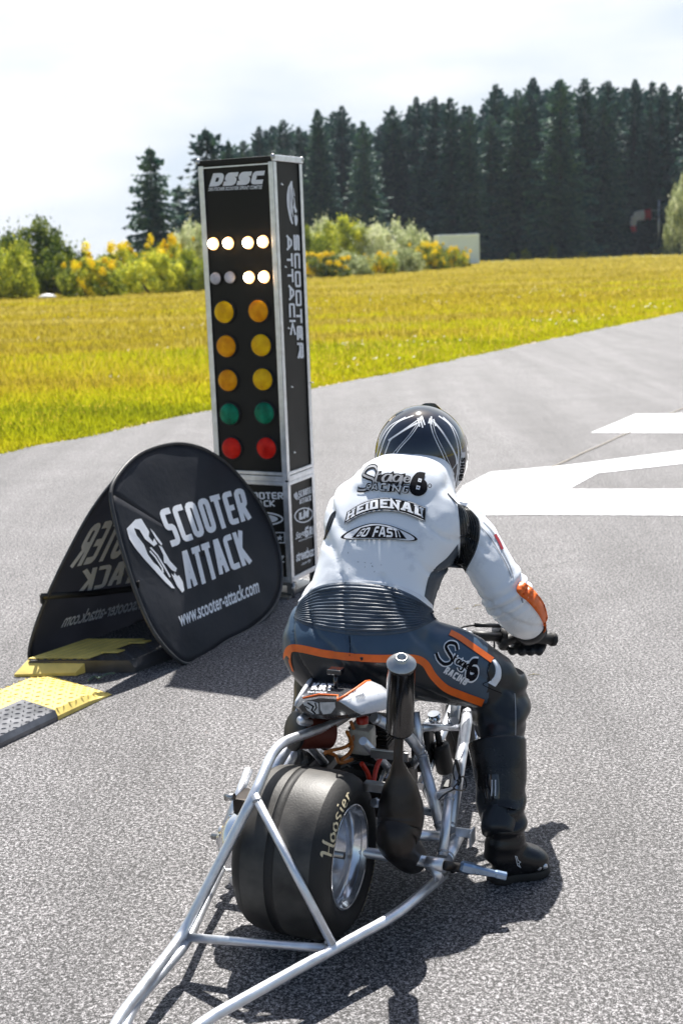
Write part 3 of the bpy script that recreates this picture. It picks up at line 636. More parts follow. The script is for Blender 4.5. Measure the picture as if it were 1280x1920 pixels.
for x, y in ((0, 0), (TW, 0), (TW, TD), (0, TD)):
    mb = MB(); mb.lathe(tpt(x, y, 2.066), UP, [(0, .010), (.014, .012), (.021, .008), (.023, 0.001)], n=12); mb.build('corner_cap', 'steel', tower)
mb = MB(); mb.box(tpt(TW / 2, TD / 2, .012), TR * (TW / 2 - .01), TU * (TD / 2 - .01), UP * .008)
for x in (.03, TW - .012):
    for y in (.02, TD - .02):
        mb.box(tpt(x, y, .045), TR * .018, TU * .018, UP * .026, bev=.002); mb.tube([tpt(x + .02, y - .02, .0), tpt(x + .02, y - .02, .075)], .007, n=8)
        mb.tube([tpt(x + .02, y - .045, .052), tpt(x + .02, y + .01, .052)], .006, n=8)
mb.box(tpt(TW - .03, -.02, .006), TR * .035, TU * .022, UP * .006, bev=.001); mb.box(tpt(TW / 2, 0.0, .068), TR * (TW / 2), TU * .012, UP * .008, bev=.001); mb.build('base_frame', 'steel', tower)
# lamps
tfront = TP.copy(); fn = -TU; fh = plane_hit(tfront + fn * -.006, fn)
def amber(nm, c, c2, e=.0):
    m = mat(nm, c, .32, spec=.18, col2=c2, vscale=22, bump=.3, bscale=75, bdist=.004); b = m.node_tree.nodes['Principled BSDF']; b.inputs['Transmission Weight'].default_value = 0
    return m
M_['lampY'] = amber('yellow_lens', (.75, .36, .002), (1.0, .62, .006)); M_['lampO'] = amber('orange_lens', (.72, .22, .001), (1.0, .44, .004))
M_['lampG'] = amber('green_lens', (.003, .10, .05), (.010, .32, .17)); M_['lampR'] = amber('red_lens', (.60, .006, .003), (.90, .025, .01)); M_['lampW'] = amber('clear_lens', (.38, .38, .42), (.70, .70, .75))
M_['lit'] = mat('lit_lamp', (1, .8, .5), .4, emit=(1, .50, .16), es=2.2); M_['litcore'] = mat('lit_core', (1, .9, .7), .4, emit=(1, .88, .66), es=9)
def lamp(px, py, r, m, label, lit=False):
    c = fh(px, py); mb = MB()
    pr = [(0, r * 1.0), (.006, r)] + [(.006 + .022 * math.sin(k / 18 * math.pi / 2) + (.0007 if k % 2 and not lit else 0), r * math.cos(k / 18 * math.pi / 2)) for k in range(1, 18)] + [(.028, .0005)]
    mb.lathe(c + fn * .002, fn, pr, 0, 28)
    if lit: mb.lathe(c + fn * .0035, fn, [(.0215, r * .76), (.0245, r * .64), (.0275, r * .50), (.0295, r * .25), (.0303, .0005)], 1, 28)
    o = mb.build('lamp', [m, 'litcore'] if lit else m, tower); o['label'] = label
    mb = MB(); mb.lathe(c + fn * .001, fn, [(0, r * 1.14), (.008, r * 1.12), (.009, r * 1.02), (.004, r * 1.0)], n=28); mb.build('bezel', 'black', o)
    if not lit:
        mb = MB(); mb.lathe(c + fn * .0285, fn, [(0, r * .14), (.003, r * .10), (.0035, .0003)], n=12); mb.build('lens_hub', m, o)
for x, y in ((402, 457), (430, 456), (467, 455), (495, 453)): lamp(x, y, .0295 * .97, 'lit', 'glowing white round staging lamp in the top row', True)
for x, y in ((406, 522), (433, 520)): lamp(x, y, .0295 * .95, 'lampW', 'unlit clear round staging lamp in the second row')
for x, y in ((469, 520), (497, 519)): lamp(x, y, .0295 * .97, 'lit', 'glowing white round staging lamp in the second row', True)
for x, y, m, l in ((422, 585, 'lampY', 'yellow'), (486, 583, 'lampO', 'orange'), (426, 649, 'lampO', 'amber'), (491, 647, 'lampY', 'yellow'), (429, 713, 'lampO', 'orange'), (494, 711, 'lampY', 'yellow'),
                   (432, 776, 'lampG', 'green'), (497, 774, 'lampG', 'green'), (436, 840, 'lampR', 'red'), (501, 840, 'lampR', 'red')):
    lamp(x, y, .052, m, l + ' domed lens')
# lettering
fh2 = plane_hit(tfront + fn * .0, fn)
mb = MB(); decal(mb, block('DSSC', .34, .10, shear=.0, rnd=.14, wide=1.45), [(399, 325), (496, 320), (491, 345), (391, 350)], fh2, -.0045)
decal(mb, btext('DEUTSCHER SCOOTER SPRINT COMITEE', .02), [(391, 352), (491, 347), (490, 354), (390, 358)], fh2, -.0045); mb.build('lettering', 'pwhite', tower)
sn = TR; sh = plane_hit(TP, sn)
mb = MB()   # side words run downwards
def vert(q): tl, tr, br, bl = q; return [tr, br, bl, tl]
decal(mb, block('SCOOTER', .31, .34, wide=3.2), [(562.5, 440), (570.5, 672), (559, 672), (551.5, 440)], sh, -.0045)
decal(mb, block('ATTACK', .31, .34, wide=3.2), [(548.5, 440), (556, 628), (544.5, 628), (537.5, 440)], sh, -.0045)
def shield(mb, f, hit, off):
    A = [(.0, .78), (.06, .92), (.40, 1.0), (.56, .99), (.62, .80), (.55, .74), (.60, .66), (.68, .70), (.70, .62), (.58, .60), (.50, .66), (.42, .72), (.38, .86), (.26, .90), (.24, .80), (.32, .66), (.30, .52), (.36, .40), (.44, .34), (.52, .20), (.62, .08), (.66, 0), (.56, .02), (.44, .12), (.30, .28), (.14, .48), (.04, .64)]
    B = [(.72, .60), (.80, .56), (.86, .36), (.98, .24), (.90, .20), (.80, .24), (.72, .34), (.66, .36), (.74, .46)]
    C = [(.74, .20), (.80, .16), (.84, .20), (.90, .14), (.96, .15), (1.0, .05), (.94, -.06), (.84, -.08), (.76, .02)]
    D = [(.68, .84), (.74, .78), (.84, .60), (.80, .58), (.72, .68)]
    for P_ in (A, B, C, D): poly_px(mb, [tuple(f(u, v)) for u, v in P_], hit, off)
    for P_ in ([(.40, .56), (.48, .46), (.54, .30), (.50, .24)], [(.46, .60), (.56, .48), (.62, .30), (.66, .16)]): line_px(mb, [tuple(f(u, v)) for u, v in P_], (Vector(f(1, 0)) - Vector(f(0, 0))).length * .05, hit, off + .0003)
mb.build('side_lettering', 'pwhite', tower); mb = MB(); shield(mb, bil([(541, 345), (556, 332), (560, 415), (534, 430)]), sh, -.0045); mb.build('emblem', 'pwhite', tower); mb = MB()
shield(mb, bil([(552, 926), (562, 919), (562, 935), (553, 942)]), sh, -.0045)
decal(mb, block('SCOOTER', .18, .07, wide=.55), [(561, 921), (588, 911), (588, 923), (562, 934)], sh, -.0045)
decal(mb, block('ATTACK', .18, .07, wide=.55), [(563, 936), (584, 928), (584, 938), (563, 946)], sh, -.0045)
def oval(mb, cx, cy, a, b, rot, hit, off, t, n=28, mi=0):
    P_ = [(cx + a * math.cos(k * 2 * math.pi / n) * math.cos(rot) - b * math.sin(k * 2 * math.pi / n) * math.sin(rot), cy + a * math.cos(k * 2 * math.pi / n) * math.sin(rot) + b * math.sin(k * 2 * math.pi / n) * math.cos(rot)) for k in range(n)]
    if t is None: poly_px(mb, P_, hit, off, mi)
    else: line_px(mb, P_, t, hit, off, mi, True, 3)
mb.build('sponsor_lettering', 'pwhite', tower); mb = MB(); oval(mb, 571, 966, 17, 13, -.3, sh, -.0045, 2.4)
decal(mb, block('LM', .34, .02), [(562, 962), (581, 954), (580, 969), (562, 976)], sh, -.0042)
mb.build('sponsor_lettering', 'pwhite', tower); mb = MB(); decal(mb, btext('Stage', .02, .15), [(556, 999), (573, 991), (573, 1008), (556, 1016)], sh, -.0045); decal(mb, block('6', .26), [(573, 989), (580, 986), (580, 1006), (573, 1009)], sh, -.0045)
decal(mb, block('RR', .26), [(581, 988), (592, 984), (592, 1000), (581, 1004)], sh, -.0045); decal(mb, btext('RACING EQUIPMENT', .02), [(562, 1013), (588, 1004), (588, 1007), (562, 1017)], sh, -.0045)
mb.build('sponsor_lettering', 'pwhite', tower); mb = MB(); decal(mb, btext('streetbuzz', .035), [(557, 1034), (593, 1022), (593, 1041), (557, 1054)], sh, -.0045); decal(mb, btext('Lounge Way', .02, .2), [(567, 1055), (584, 1047), (584, 1055), (567, 1062)], sh, -.0045)
line_px(mb, [(562, 1090), (571, 1085)], 1.5, sh, -.0045)
mb.build('sponsor_lettering', 'pwhite', tower)
mb = MB()
shield(mb, bil([(420, 920), (448, 920), (446, 952), (424, 952)]), fh2, -.0045)
decal(mb, block('SCOOTER', .2, .07), [(447, 923), (530, 923), (531, 936), (449, 937)], fh2, -.0045); decal(mb, block('ATTACK', .2, .07), [(449, 939), (514, 938), (515, 950), (451, 951)], fh2, -.0045)
mb.build('sponsor_lettering', 'pwhite', tower); mb = MB(); oval(mb, 487, 973, 42, 12, .02, fh2, -.0045, 3); oval(mb, 492, 973, 28, 8, .02, fh2, -.0043, None)
for a_ in (476,): line_px(mb, [(a_, 966), (a_ + 26, 982)], 4, fh2, -.004)
mb.build('sponsor_lettering', 'pwhite', tower); mb = MB(); P_ = [(524 + (5.5 if k % 2 == 0 else 2.3) * math.sin(k * math.pi / 5), 1009 - (6 if k % 2 == 0 else 2.5) * math.cos(k * math.pi / 5)) for k in range(10)]; poly_px(mb, P_, fh2, -.0045)
line_px(mb, [(516, 999), (532, 999), (533, 1018), (517, 1018)], 1.8, fh2, -.0045, closed=True)
mb.build('sponsor_lettering', 'pwhite', tower); mb = MB(); decal(mb, btext('Stage6', .03, .1), [(440, 1000), (508, 999), (509, 1018), (441, 1019)], fh2, -.0045)
decal(mb, block('STREETBUZZ'.replace('U', 'U'), .22, .06), [(436, 1042), (532, 1042), (533, 1055), (437, 1056)], fh2, -.0045)
mb.build('sponsor_lettering', 'pwhite', tower)
mb = MB()
for x, y in ((526, 345), (533, 500), (539, 615), (545, 725), (550, 848)):
    p = sh(x, y, .002); mb.tube([p, p + sn * .006], .0045, n=8); mb.tube([p + sn * .004 - TU * .004, p + sn * .004 + TU * .012 - UP * .004], .0022, n=6)
mb.build('screws', 'alu', tower)
p = sh(580, 717, .004); mb = MB(); mb.tube([p, p + sn * .02], .003, n=6); mb.build('latch_pin', 'steel', tower)
# ------------------------------------------------------------ pop-up oval A-frame banner
b0, b1 = G(350, 1245), G(519, 1150); r0, r1 = G(60, 1240), G(300, 1152)
ridge = AT(289, 842, 5.40)
fnr = (b1 - b0).cross(ridge - b0).normalized(); rnr = (r1 - r0).cross(ridge - r0).normalized()
ban = thing('pop_up_banner', Vector((-.79, 5.35, 0)), 'black oval pop-up banner pair leaning together in front of the light tower', 'banner')
FO = sm([(208, 925), (226, 885), (262, 851), (310, 834), (350, 833), (390, 846), (430, 874), (470, 920), (500, 966), (520, 1020), (528, 1070), (524, 1112), (506, 1148), (470, 1180), (425, 1203), (388, 1229), (352, 1245), (324, 1229), (290, 1188), (264, 1135), (238, 1060), (219, 990)], 4, True)
RO = sm([(250, 868), (214, 902), (172, 958), (132, 1030), (97, 1102), (71, 1165), (56, 1218), (60, 1241), (84, 1242), (130, 1228), (180, 1208), (228, 1188), (262, 1166), (302, 1152), (350, 1135), (392, 1085), (402, 1010), (380, 930), (330, 872), (290, 858)], 4, True)
def sheet(outline, p0, n, wob, name, inner=None):
    if n.dot(CO - p0) < 0: n = -n
    P = [PL(x, y, p0, n) for x, y in [(q.x, q.y) for q in outline]]; c = sum(P, Vector()) / len(P); mb = MB(); rings = []
    R_ = 16
    for k in range(1, R_ + 1):
        s_ = k / R_; row = []
        for i, p in enumerate(P):
            q = c.lerp(p, s_ * .988); a = i / len(P) * 2 * math.pi
            e = n * (wob * (noise.noise(q * 3.2) * .9 * (1 - s_ ** 4) + .28 * s_ ** 5 * math.sin(a * 9 + 2 * math.sin(a * 2)) * (1 - s_ ** 14) + .25 * noise.noise(q * 9) * s_ ** 3 * (1 - s_ ** 10)))
            row.append(q + e)
        rings.append(row + [row[0]])
    mb.grid(rings); n0 = len(P); mb.add([c + n * wob * noise.noise(c * 3.2) * .9] + rings[0][:-1], [(0, i + 1, (i + 1) % n0 + 1) for i in range(n0)])
    o = mb.build(name, 'fabric', ban, solid=.0015)
    e = MB(); e.tube(P + [P[0]], .0085, n=8, cap=False); e.build('hoop', M_['rimcloth'], o)
    return o, n, P
M_['rimcloth'] = mat('binding_tape', (.04, .04, .042), .5, var=.3)
fo, fn_, FP = sheet(FO, b0, fnr, .020, 'front_panel'); ro, rn_, RP = sheet(RO, r0, rnr, .018, 'rear_panel')
deps = bpy.context.evaluated_depsgraph_get()
def surf_hit(objs, n):
    trees = []
    for o in objs:
        l = parent_loc(o.parent) if o.parent else Vector(); me = o.data
        trees.append(BVHTree.FromPolygons([v.co + l + (o.location if 0 else Vector()) for v in me.vertices], [tuple(p.vertices) for p in me.polygons]))
    last = [4.]
    def h(px, py, off=0.):
        d = ray(px, py).normalized(); best = None; kd = .75 if n is None else 0.
        for t_ in trees:
            q = t_.ray_cast(CO, d)
            if q[0] is not None and (best is None or q[3] < best[3]): best = q
        if best is None:
            best = min((t_.find_nearest(CO + d * last[0]) for t_ in trees), key=lambda q: q[3])
            nn = best[1]
            if nn.dot(-d) < 0: nn = -nn
            return best[0] + nn * off - d * off * kd
        last[0] = best[3]; nn = best[1]
        if nn.dot(-d) < 0: nn = -nn
        return best[0] + nn * off * (1 - kd * .6) - d * off * kd
    return h
hf = surf_hit([fo], fn_); hr = surf_hit([ro], rn_)
def densify(layers, mx):
    o = []
    for vs, fs in layers:
        bm = bmesh.new(); vv = [bm.verts.new((v[0], v[1], 0)) for v in vs]
        for f in fs:
            try: bm.faces.new([vv[i] for i in f])
            except ValueError: pass
        bmesh.ops.triangulate(bm, faces=bm.faces[:])
        for _ in range(6):
            e = [e for e in bm.edges if e.calc_length() > mx]
            if not e: break
            bmesh.ops.subdivide_edges(bm, edges=e, cuts=1); bmesh.ops.triangulate(bm, faces=bm.faces[:])
        bm.verts.index_update(); o.append(([(v.co.x, v.co.y) for v in bm.verts], [[v.index for v in f.verts] for f in bm.faces])); bm.free()
    return o
mb = MB(); mx = .06
decal(mb, densify(block('SCOOTER', .165, .07, wide=.62), mx), [(296, 957), (455, 914), (470, 973), (322, 1026)], hf, .0022)
decal(mb, densify(block('ATTACK', .165, .07, wide=.62), mx), [(336, 1036), (451, 994), (471, 1055), (352, 1108)], hf, .0022)
decal(mb, densify(btext('www.scooter-attack.com', .02), mx), [(332, 1147), (482, 1083), (486, 1111), (338, 1176)], hf, .0022)
mb.build('lettering', 'pwhite', fo); mb = MB(); shield(mb, bil([(228, 982), (292, 963), (345, 1098), (294, 1115)]), hf, .0022); mb.build('emblem', 'pwhite', fo); mb = MB()
oval(mb, 451, 1000, 2.5, 3.5, 0, hf, .0022, 1.2, 10)
mb.build('registered_mark', 'pwhite', fo)
mb = MB()
decal(mb, densify(block('SCOOTER', .17, .08, wide=.75), mx), [(330, 950), (173, 982), (130, 1064), (300, 1030)], hr, .0022)
mb.build('lettering', 'pwhite', ro); mb = MB(); decal(mb, densify(block('ATTACK', .17, .08, wide=.75), mx), [(330, 1030), (156, 1068), (148, 1110), (300, 1082)], hr, .0022)
mb.build('lettering', 'pwhite', ro); mb = MB(); decal(mb, densify(btext('www.scooter-attack.com', .02), mx), [(300, 1108), (127, 1150), (114, 1177), (295, 1134)], hr, .0022)
mb.build('lettering', 'pwhite', ro)
# elastic strap round the rear panel and link to the front one
mb = MB(); q = [PL(76, 1118, r0, rn_) + rn_ * .004, PL(170, 1112, r0, rn_) + rn_ * .006, PL(262, 1098, r0, rn_) + rn_ * .02]; w = Vector((0, 0, .028))
mb.grid([[p + w * .5 for p in q], [p - w * .5 for p in q]]); mb.build('strap', 'black', ban, solid=.002)
mb = MB(); p = PL(79, 1123, r0, rn_); mb.box(p, rn_ * .009, Vector((0, .012, 0)), Vector((0, 0, .02)), bev=.003)
p = PL(259, 1096, b0, fn_); mb.box(p, fn_ * .009, Vector((0, .01, 0)), Vector((0, 0, .014)), bev=.003); mb.build('strap_clip', 'black', ban)

# ------------------------------------------------------------ cable ramps
def ramp(name, corners, hgt, splits, label, edge_slope):
    """corners: near-left, near-right, far-right, far-left on the ground. splits: (u0,u1,material)"""
    a, b, c, d = corners; t = thing(name, (a + b + c + d) / 4, label, 'cable ramp')
    def pt(u, v, h=0): return a.lerp(b, u).lerp(d.lerp(c, u), v) + Vector((0, 0, h))
    def H(u, v): return hgt * min(1, min((1 - u) / edge_slope if edge_slope else 1, 1)) * min(1, v / .04 + .4, (1 - v) / .04 + .4)
    for u0, u1, mname, nm, v0, v1 in splits:
        mb = MB(); nu = max(4, int((u1 - u0) * 30)); P = [[pt(u0 + (u1 - u0) * i / nu, v0 + (v1 - v0) * j / 20, H(u0 + (u1 - u0) * i / nu, v0 + (v1 - v0) * j / 20) + .003) for j in range(21)] for i in range(nu + 1)]
        mb.grid(P, smooth=False)
        for v in (0, 20):
            mb.grid([[P[i][v] for i in range(nu + 1)], [Vector((P[i][v].x, P[i][v].y, .001)) for i in range(nu + 1)]], smooth=False)
        for i in (0, nu): mb.grid([P[i], [Vector((p.x, p.y, .001)) for p in P[i]]], smooth=False)
        L1 = (b - a).length * (u1 - u0); L2 = (d - a).length; sp = .03
        for i in range(int(L1 / sp)):          # raised diamond tread
            for j in range(int(L2 / sp)):
                u = u0 + (u1 - u0) * (i + .5) / int(L1 / sp); v = (j + .5) / int(L2 / sp)
                if not v0 + .02 < v < v1 - .02: continue
                p = pt(u, v, H(u, v) + .004); ang = .8 if (i + j) % 2 else -.8; ex = (b - a).normalized(); ey = Vector((-ex.y, ex.x, 0))
                dx = (ex * math.cos(ang) + ey * math.sin(ang)) * .011; dy = (ey * math.cos(ang) - ex * math.sin(ang)) * .0032
                mb.add([p - dx, p - dy, p + dx, p + dy, p + Vector((0, 0, .003)) - dx * .4, p + Vector((0, 0, .003)) + dx * .4], [(0, 1, 4), (1, 5, 4), (1, 2, 5), (2, 3, 5), (3, 4, 5), (3, 0, 4)], 0, False)
        mb.build(nm, mname, t)
    return t
M_['rampblack'] = mat('black_ramp_rubber', (.05, .05, .055), .4, var=.3, vscale=12, bump=.3, bscale=60)
M_['rampsteel'] = mat('worn_tread_plate', (.16, .16, .17), .34, .5, var=.4, vscale=14, bump=.3, bscale=60)
# near ramp: ground corners read off the photograph
n1 = G(-230, 1480); n2 = G(210, 1303); n3 = G(60, 1272); 
lu = (G(210, 1303) - G(0, 1403)); dv = G(95, 1268) - G(210, 1303)
a = G(0, 1403) - lu * .9; b = G(210, 1303)
ramp('cable_ramp', [a, b, b + dv * 1.0, a + dv * 1.0], .035, [(0, .733, 'rampsteel', 'tread_plate', 0, .55), (0, .733, 'yellow', 'yellow_section', .553, 1), (.735, 1, 'yellow', 'yellow_section', 0, 1)], 'yellow and black cable ramp in the sun at the left edge', .12)
# far ramp, under the banner
p = G(48, 1262); e1 = (G(330, 1262) - p); e2 = (G(290, 1178) - G(48, 1262))
ramp('cable_ramp', [p, p + e2.normalized() * .95 + e1.normalized() * 0, p + e2.normalized() * .95 + e1.normalized() * .0 + (G(270, 1268) - G(190, 1230)) * .0 + e1.normalized() * .52, p + e1.normalized() * .52][::-1] if False else
     [p + e1.normalized() * .46, p + e1.normalized() * .46 + e2.normalized() * .36, p + e2.normalized() * .36, p], .05, [(0, 1, 'rampblack', 'tread_plate', 0, 1)], 'black cable ramp with yellow cover in the shade under the banners', 0)
mb = MB(); n_ = e1.normalized(); m_ = e2.normalized()
P = [[p + n_ * (.0 + .26 * i / 6) + m_ * (.02 + .31 * j / 20) + Vector((0, 0, .0575 + .0 * i)) for j in range(21)] for i in range(7)]
mb.grid(P, smooth=False)
for i in range(7):
    for j in range(26):
        q = p + n_ * (.02 + .22 * i / 6) + m_ * (.04 + .28 * j / 25) + Vector((0, 0, .058)); dx = (n_ * .7 + m_ * (.7 if (i + j) % 2 else -.7)) * .011; dy = Vector((-dx.y, dx.x, 0)) * .3
        mb.add([q - dx, q - dy, q + dx, q + dy, q + Vector((0, 0, .003))], [(0, 1, 4), (1, 2, 4), (2, 3, 4), (3, 0, 4)], 0, False)
wa = [p + n_ * .004 - m_ * .06, p + n_ * .25 - m_ * .045, p + n_ * .255 + m_ * .03, p + n_ * .0 + m_ * .03]; wz = [.012, .016, .058, .058]
mb.add([Vector((q.x, q.y, .002)) for q in wa] + [Vector((q.x, q.y, z_)) for q, z_ in zip(wa, wz)], [(0, 1, 2, 3), (4, 5, 6, 7), (0, 1, 5, 4), (1, 2, 6, 5), (2, 3, 7, 6), (3, 0, 4, 7)], 0, False)
for k in (.12, .27): mb.box(p + n_ * .28 + m_ * k + Vector((0, 0, .0595)), n_ * .035, m_ * .02, Vector((0, 0, .003)), bev=.001)
ft = [o for o in bpy.data.objects if o.name.startswith('cable_ramp') and o.get('label', '').startswith('black')][0]
mb.build('yellow_cover', 'yellow', ft)
M_['cable'] = mat('green_cable', (.10, .16, .12), .5)
mb = MB(); mb.tube(sm([G(165, 1276, .01), G(178, 1268, .01), G(186, 1271, .02), G(200, 1264, .012), G(215, 1262, .02)], 5), .004, n=6)
tag(mb.build('cable', 'cable'), 'thin green cable end between the two cable ramps', 'cable')
# ------------------------------------------------------------ drag scooter
sco = thing('drag_scooter', W(0.3, 0, 0), 'low bare aluminium drag scooter with a wide slick rear tyre, ridden by the crouching rider', 'scooter')
def tb(*p): return S(*p)                       # (px, py, lateral offset)
def Gz(x, y, z_): return G(x, y, z_)
AX = BR
# rear wheel
wc = W(0, 0, .2035)
mb = MB(); mb.lathe(wc, AX, [(-.112, .126), (-.106, .127), (-.102, .116), (-.060, .110), (-.010, .106), (.020, .105), (.060, .1115), (.075, .108), (.086, .113), (.100, .117), (.108, .1265), (.1155, .1275), (.118, .1245), (.114, .121), (.104, .1135)], n=72)
wheel = mb.build('rear_wheel', 'rimalu', sco, recalc=False)
mb = MB(); mb.lathe(wc, AX, [(-.095, .116), (-.05, .103), (.004, .098), (.010, .085), (.012, .06), (.020, .045), (.028, .030), (.030, .002)], n=64)
for k in range(5):
    a = k * 2 * math.pi / 5; p = wc + (BU * math.cos(a) + UP * math.sin(a)) * .060 + AX * .010; mb.lathe(p, AX, [(0, .010), (.012, .0095), (.013, .006), (.013, .0005)], n=6)
mb.lathe(wc, AX, [(.024, .024), (.05, .022), (.054, .012), (.054, .001)], n=24); mb.build('hub', 'rimalu', wheel)
mb = MB()
SW = [(.104, .122), (.113, .128), (.120, .138), (.1265, .152), (.124, .166), (.115, .181), (.102, .192), (.088, .1985)]
prof_t = [(-a_, b_) for a_, b_ in SW]
mid = [(-.088, .1985), (-.06, .2025), (-.04, .2032), (-.024, .2035)]; gro = [(-.024, .2035), (-.0232, .2008), (-.0008, .2008), (0, .2036)]; mid2 = [(0, .2036), (.03, .2033), (.06, .2025), (.088, .1985)]
mb.lathe(wc, AX, prof_t, 0, 96); mb.lathe(wc, AX, mid, 1, 96); mb.lathe(wc, AX, gro, 0, 96); mb.lathe(wc, AX, mid2, 1, 96)
mb.lathe(wc, AX, SW[::-1], 0, 96)
M_['tread'] = mat('worn_tread_rubber', (.010, .009, .0085), .50, col2=(.085, .078, .068), vscale=13, bump=.6, bscale=220, detail=10, bdist=.0008)
mb.build('tyre', ['rubber', 'tread'], wheel, recalc=False)
def arc(a0, a1, r0_, r1_):
    def f(u, v): return (math.radians(a0 + (a1 - a0) * u), r0_ + (r1_ - r0_) * v)
    return f
def side_hit(a, r, off=0):
    bulge = float(np.interp(r, [b_ for a_, b_ in SW], [a_ for a_, b_ in SW])) + .0008
    return wc - BU * math.sin(a) * r + UP * math.cos(a) * r + AX * (bulge + off)
mb = MB()
SG = {'H': [[(.05,.0),(.18,.95),(.1,1.15),(-.05,1.0)],[(.75,.05),(.85,1.05),(1.0,1.15)],[(.1,.5),(.8,.58)],[(.75,.05),(.85,-.15),(1.0,-.1)]], 'o': [[(.5,.62),(.15,.5),(.1,.2),(.35,0),(.7,.1),(.8,.4),(.5,.62),(.7,.68)]],
      's': [[(.85,.6),(.4,.68),(.2,.45),(.7,.25),(.6,.0),(.1,.05)]], 'i': [[(.5,.6),(.45,.15),(.7,0)],[(.55,.85),(.56,.95)]], 'e': [[(.15,.3),(.75,.4),(.6,.65),(.25,.55),(.15,.2),(.45,0),(.85,.12)]], 'r': [[(.2,.65),(.35,.55),(.3,0)],[(.33,.4),(.6,.66),(.9,.55)]],
      'S': [[(1.0,.85),(.75,1.08),(.35,1.0),(.2,.75),(.5,.55),(.85,.38),(.9,.1),(.55,-.1),(.1,-.02),(-.2,.2)]], 't': [[(.45,1.0),(.3,.15),(.6,.0)],[(.1,.62),(.8,.72)]], 'a': [[(.8,.6),(.4,.66),(.1,.35),(.25,.02),(.6,.15),(.82,.6),(.78,.1),(1.0,.05)]],
      'g': [[(.8,.6),(.4,.66),(.1,.35),(.25,.05),(.6,.15),(.82,.62),(.7,-.3),(.3,-.42),(.0,-.25)]], '6': [[(.8,1.0),(.3,.85),(.1,.4),(.25,.02),(.7,.0),(.9,.3),(.65,.55),(.2,.45)]]}
def script_layers(text, t, widths=None, gap=.02):
    x = 0; o = []; ws = []
    for i, ch in enumerate(text):
        w = (widths[i] if widths else (.42 if ch in 'HS' else .2 if ch == 'i' else .32))
        for st in SG[ch]:
            q = sm([(x + p[0] * w, p[1], 0) for p in st], 5); o.append(strip([(p.x, p.y) for p in q], t))
        x += w + gap
    return [([(v.x / x, v.y) for v in vs], fs) for vs, fs in o]
decal(mb, [([(v[0], v[1]) for v in vs], fs) for vs, fs in script_layers('Hoosier', .085)], arc(63, 3, .161, .184), side_hit, .0006)
mb.build('sidewall_lettering', 'cream', wheel); mb = MB(); decal(mb, script_layers('Hoosier', .085), arc(-110, -174, .160, .186), side_hit, .0006)
mb.build('sidewall_lettering', 'cream', wheel)
mb = MB(); mb.lathe(W(-.01, 0, .205), -AX, [(.118, .095), (.128, .094), (.150, .088), (.185, .080), (.202, .066), (.208, .050), (.216, .046), (.219, .022), (.235, .018), (.236, .001)], n=40)
for k in range(5):
    a = k * 1.257 + .5; mb.lathe(W(-.01, 0, .205) + (BU * math.cos(a) + UP * math.sin(a)) * .072 - AX * .186, -AX, [(0, .007), (.010, .0065), (.011, .0005)], n=6)
mb.build('clutch_cover', 'chrome', sco)
mb = MB(); mb.box(W(.02, -.165, .30), BU * .035, BR * .024, UP * .022, bev=.005); mb.build('brake_caliper', 'darksteel', sco); mb = MB(); mb.tube([W(-.02, -.18, .33), W(-.02, -.205, .325)], .009, n=10); mb.build('banjo_bolt', 'steel', sco); mb = MB(); mb.tube([W(.02, -.15, .12), W(-.05, -.185, .115)], .012, n=10)
mb.build('drain_spout', 'steel', sco)
mb = MB(); mb.tube([W(0, -.26, .2035), W(0, .10, .2035)], .009, n=12); mb.build('axle', 'steel', sco)
# swing arms beside the wheel
mb = MB(); mb.tube([W(0, -.15, .2), W(.36, -.16, .17)], .016); mb.box(W(.0, -.15, .2), BU * .03, BR * .006, UP * .03, bev=.004); mb.build('swing_arm', 'steel', sco)
# wheelie bar truss
def weld(mb, p, d, r):
    d = d.normalized(); mb.lathe(p - d * .004, d, [(0, r * .98), (.002, r * 1.12), (.005, r * 1.13), (.008, r * .98)], 1, n=16)
JR = Gz(624, 1780, .105); JL = W(-.285, -.21, .09); JL = Gz(341, 1756, .085)
UPT = tb(477, 1490, -.062)
rr_ = .0125
mb = MB()
endL = Gz(214, 1921, .09); tail_ = W(-.95, -.075, .085); endR = Gz(370, 1921, .095)
topA = tb(640, 1352, -.01); topB = W(.42, .02, .46)
mb.tube([topB, topA, tb(517, 1396, -.072), UPT, JL, endL, tail_], rr_ * 1.02, bend=.06, n=14)
mb.tube([tb(832, 1640, .30), Gz(742, 1716, .11), JR, endR, tail_ + BR * .03], rr_, bend=.07, n=14)
lowf = W(.30, -.30, .11); mb.tube([lowf, W(.08, -.27, .09), Gz(386, 1692, .075), JL + Vector((.012, -.02, -.012)), Gz(255, 1880, .075), tail_ + UP * -.02], rr_ * .85, bend=.05, n=12)
mb.tube([JL + BR * .008, JR - BR * .008], rr_ * .8, n=12); mb.tube([UPT, JR + UP * .010], rr_ * .8, n=12)
mb.tube([tb(610, 1362, -.06), tb(560, 1352, -.05), W(.50, -.12, .42)], rr_ * .8, bend=.03, n=12)
weld(mb, JR - (JR - JL).normalized() * .014, JR - JL, rr_ * .8); weld(mb, JL + (JR - JL).normalized() * .014, JR - JL, rr_ * .8); weld(mb, UPT + (JR - UPT).normalized() * .015, JR - UPT, rr_ * .8); weld(mb, JR + (UPT - JR).normalized() * .020, UPT - JR, rr_ * .8)
bar = mb.build('wheelie_bar', ['alu', 'weld'], sco)
for q in (tail_ + BR * .04, tail_ - BR * .02):
    mb = MB(); mb.lathe(q + UP * -.045 - BR * .008, BR, [(0, .008), (0, .034), (.004, .040), (.012, .040), (.016, .034), (.016, .008)], n=24); mb.build('wheelie_roller', 'rubber', bar)
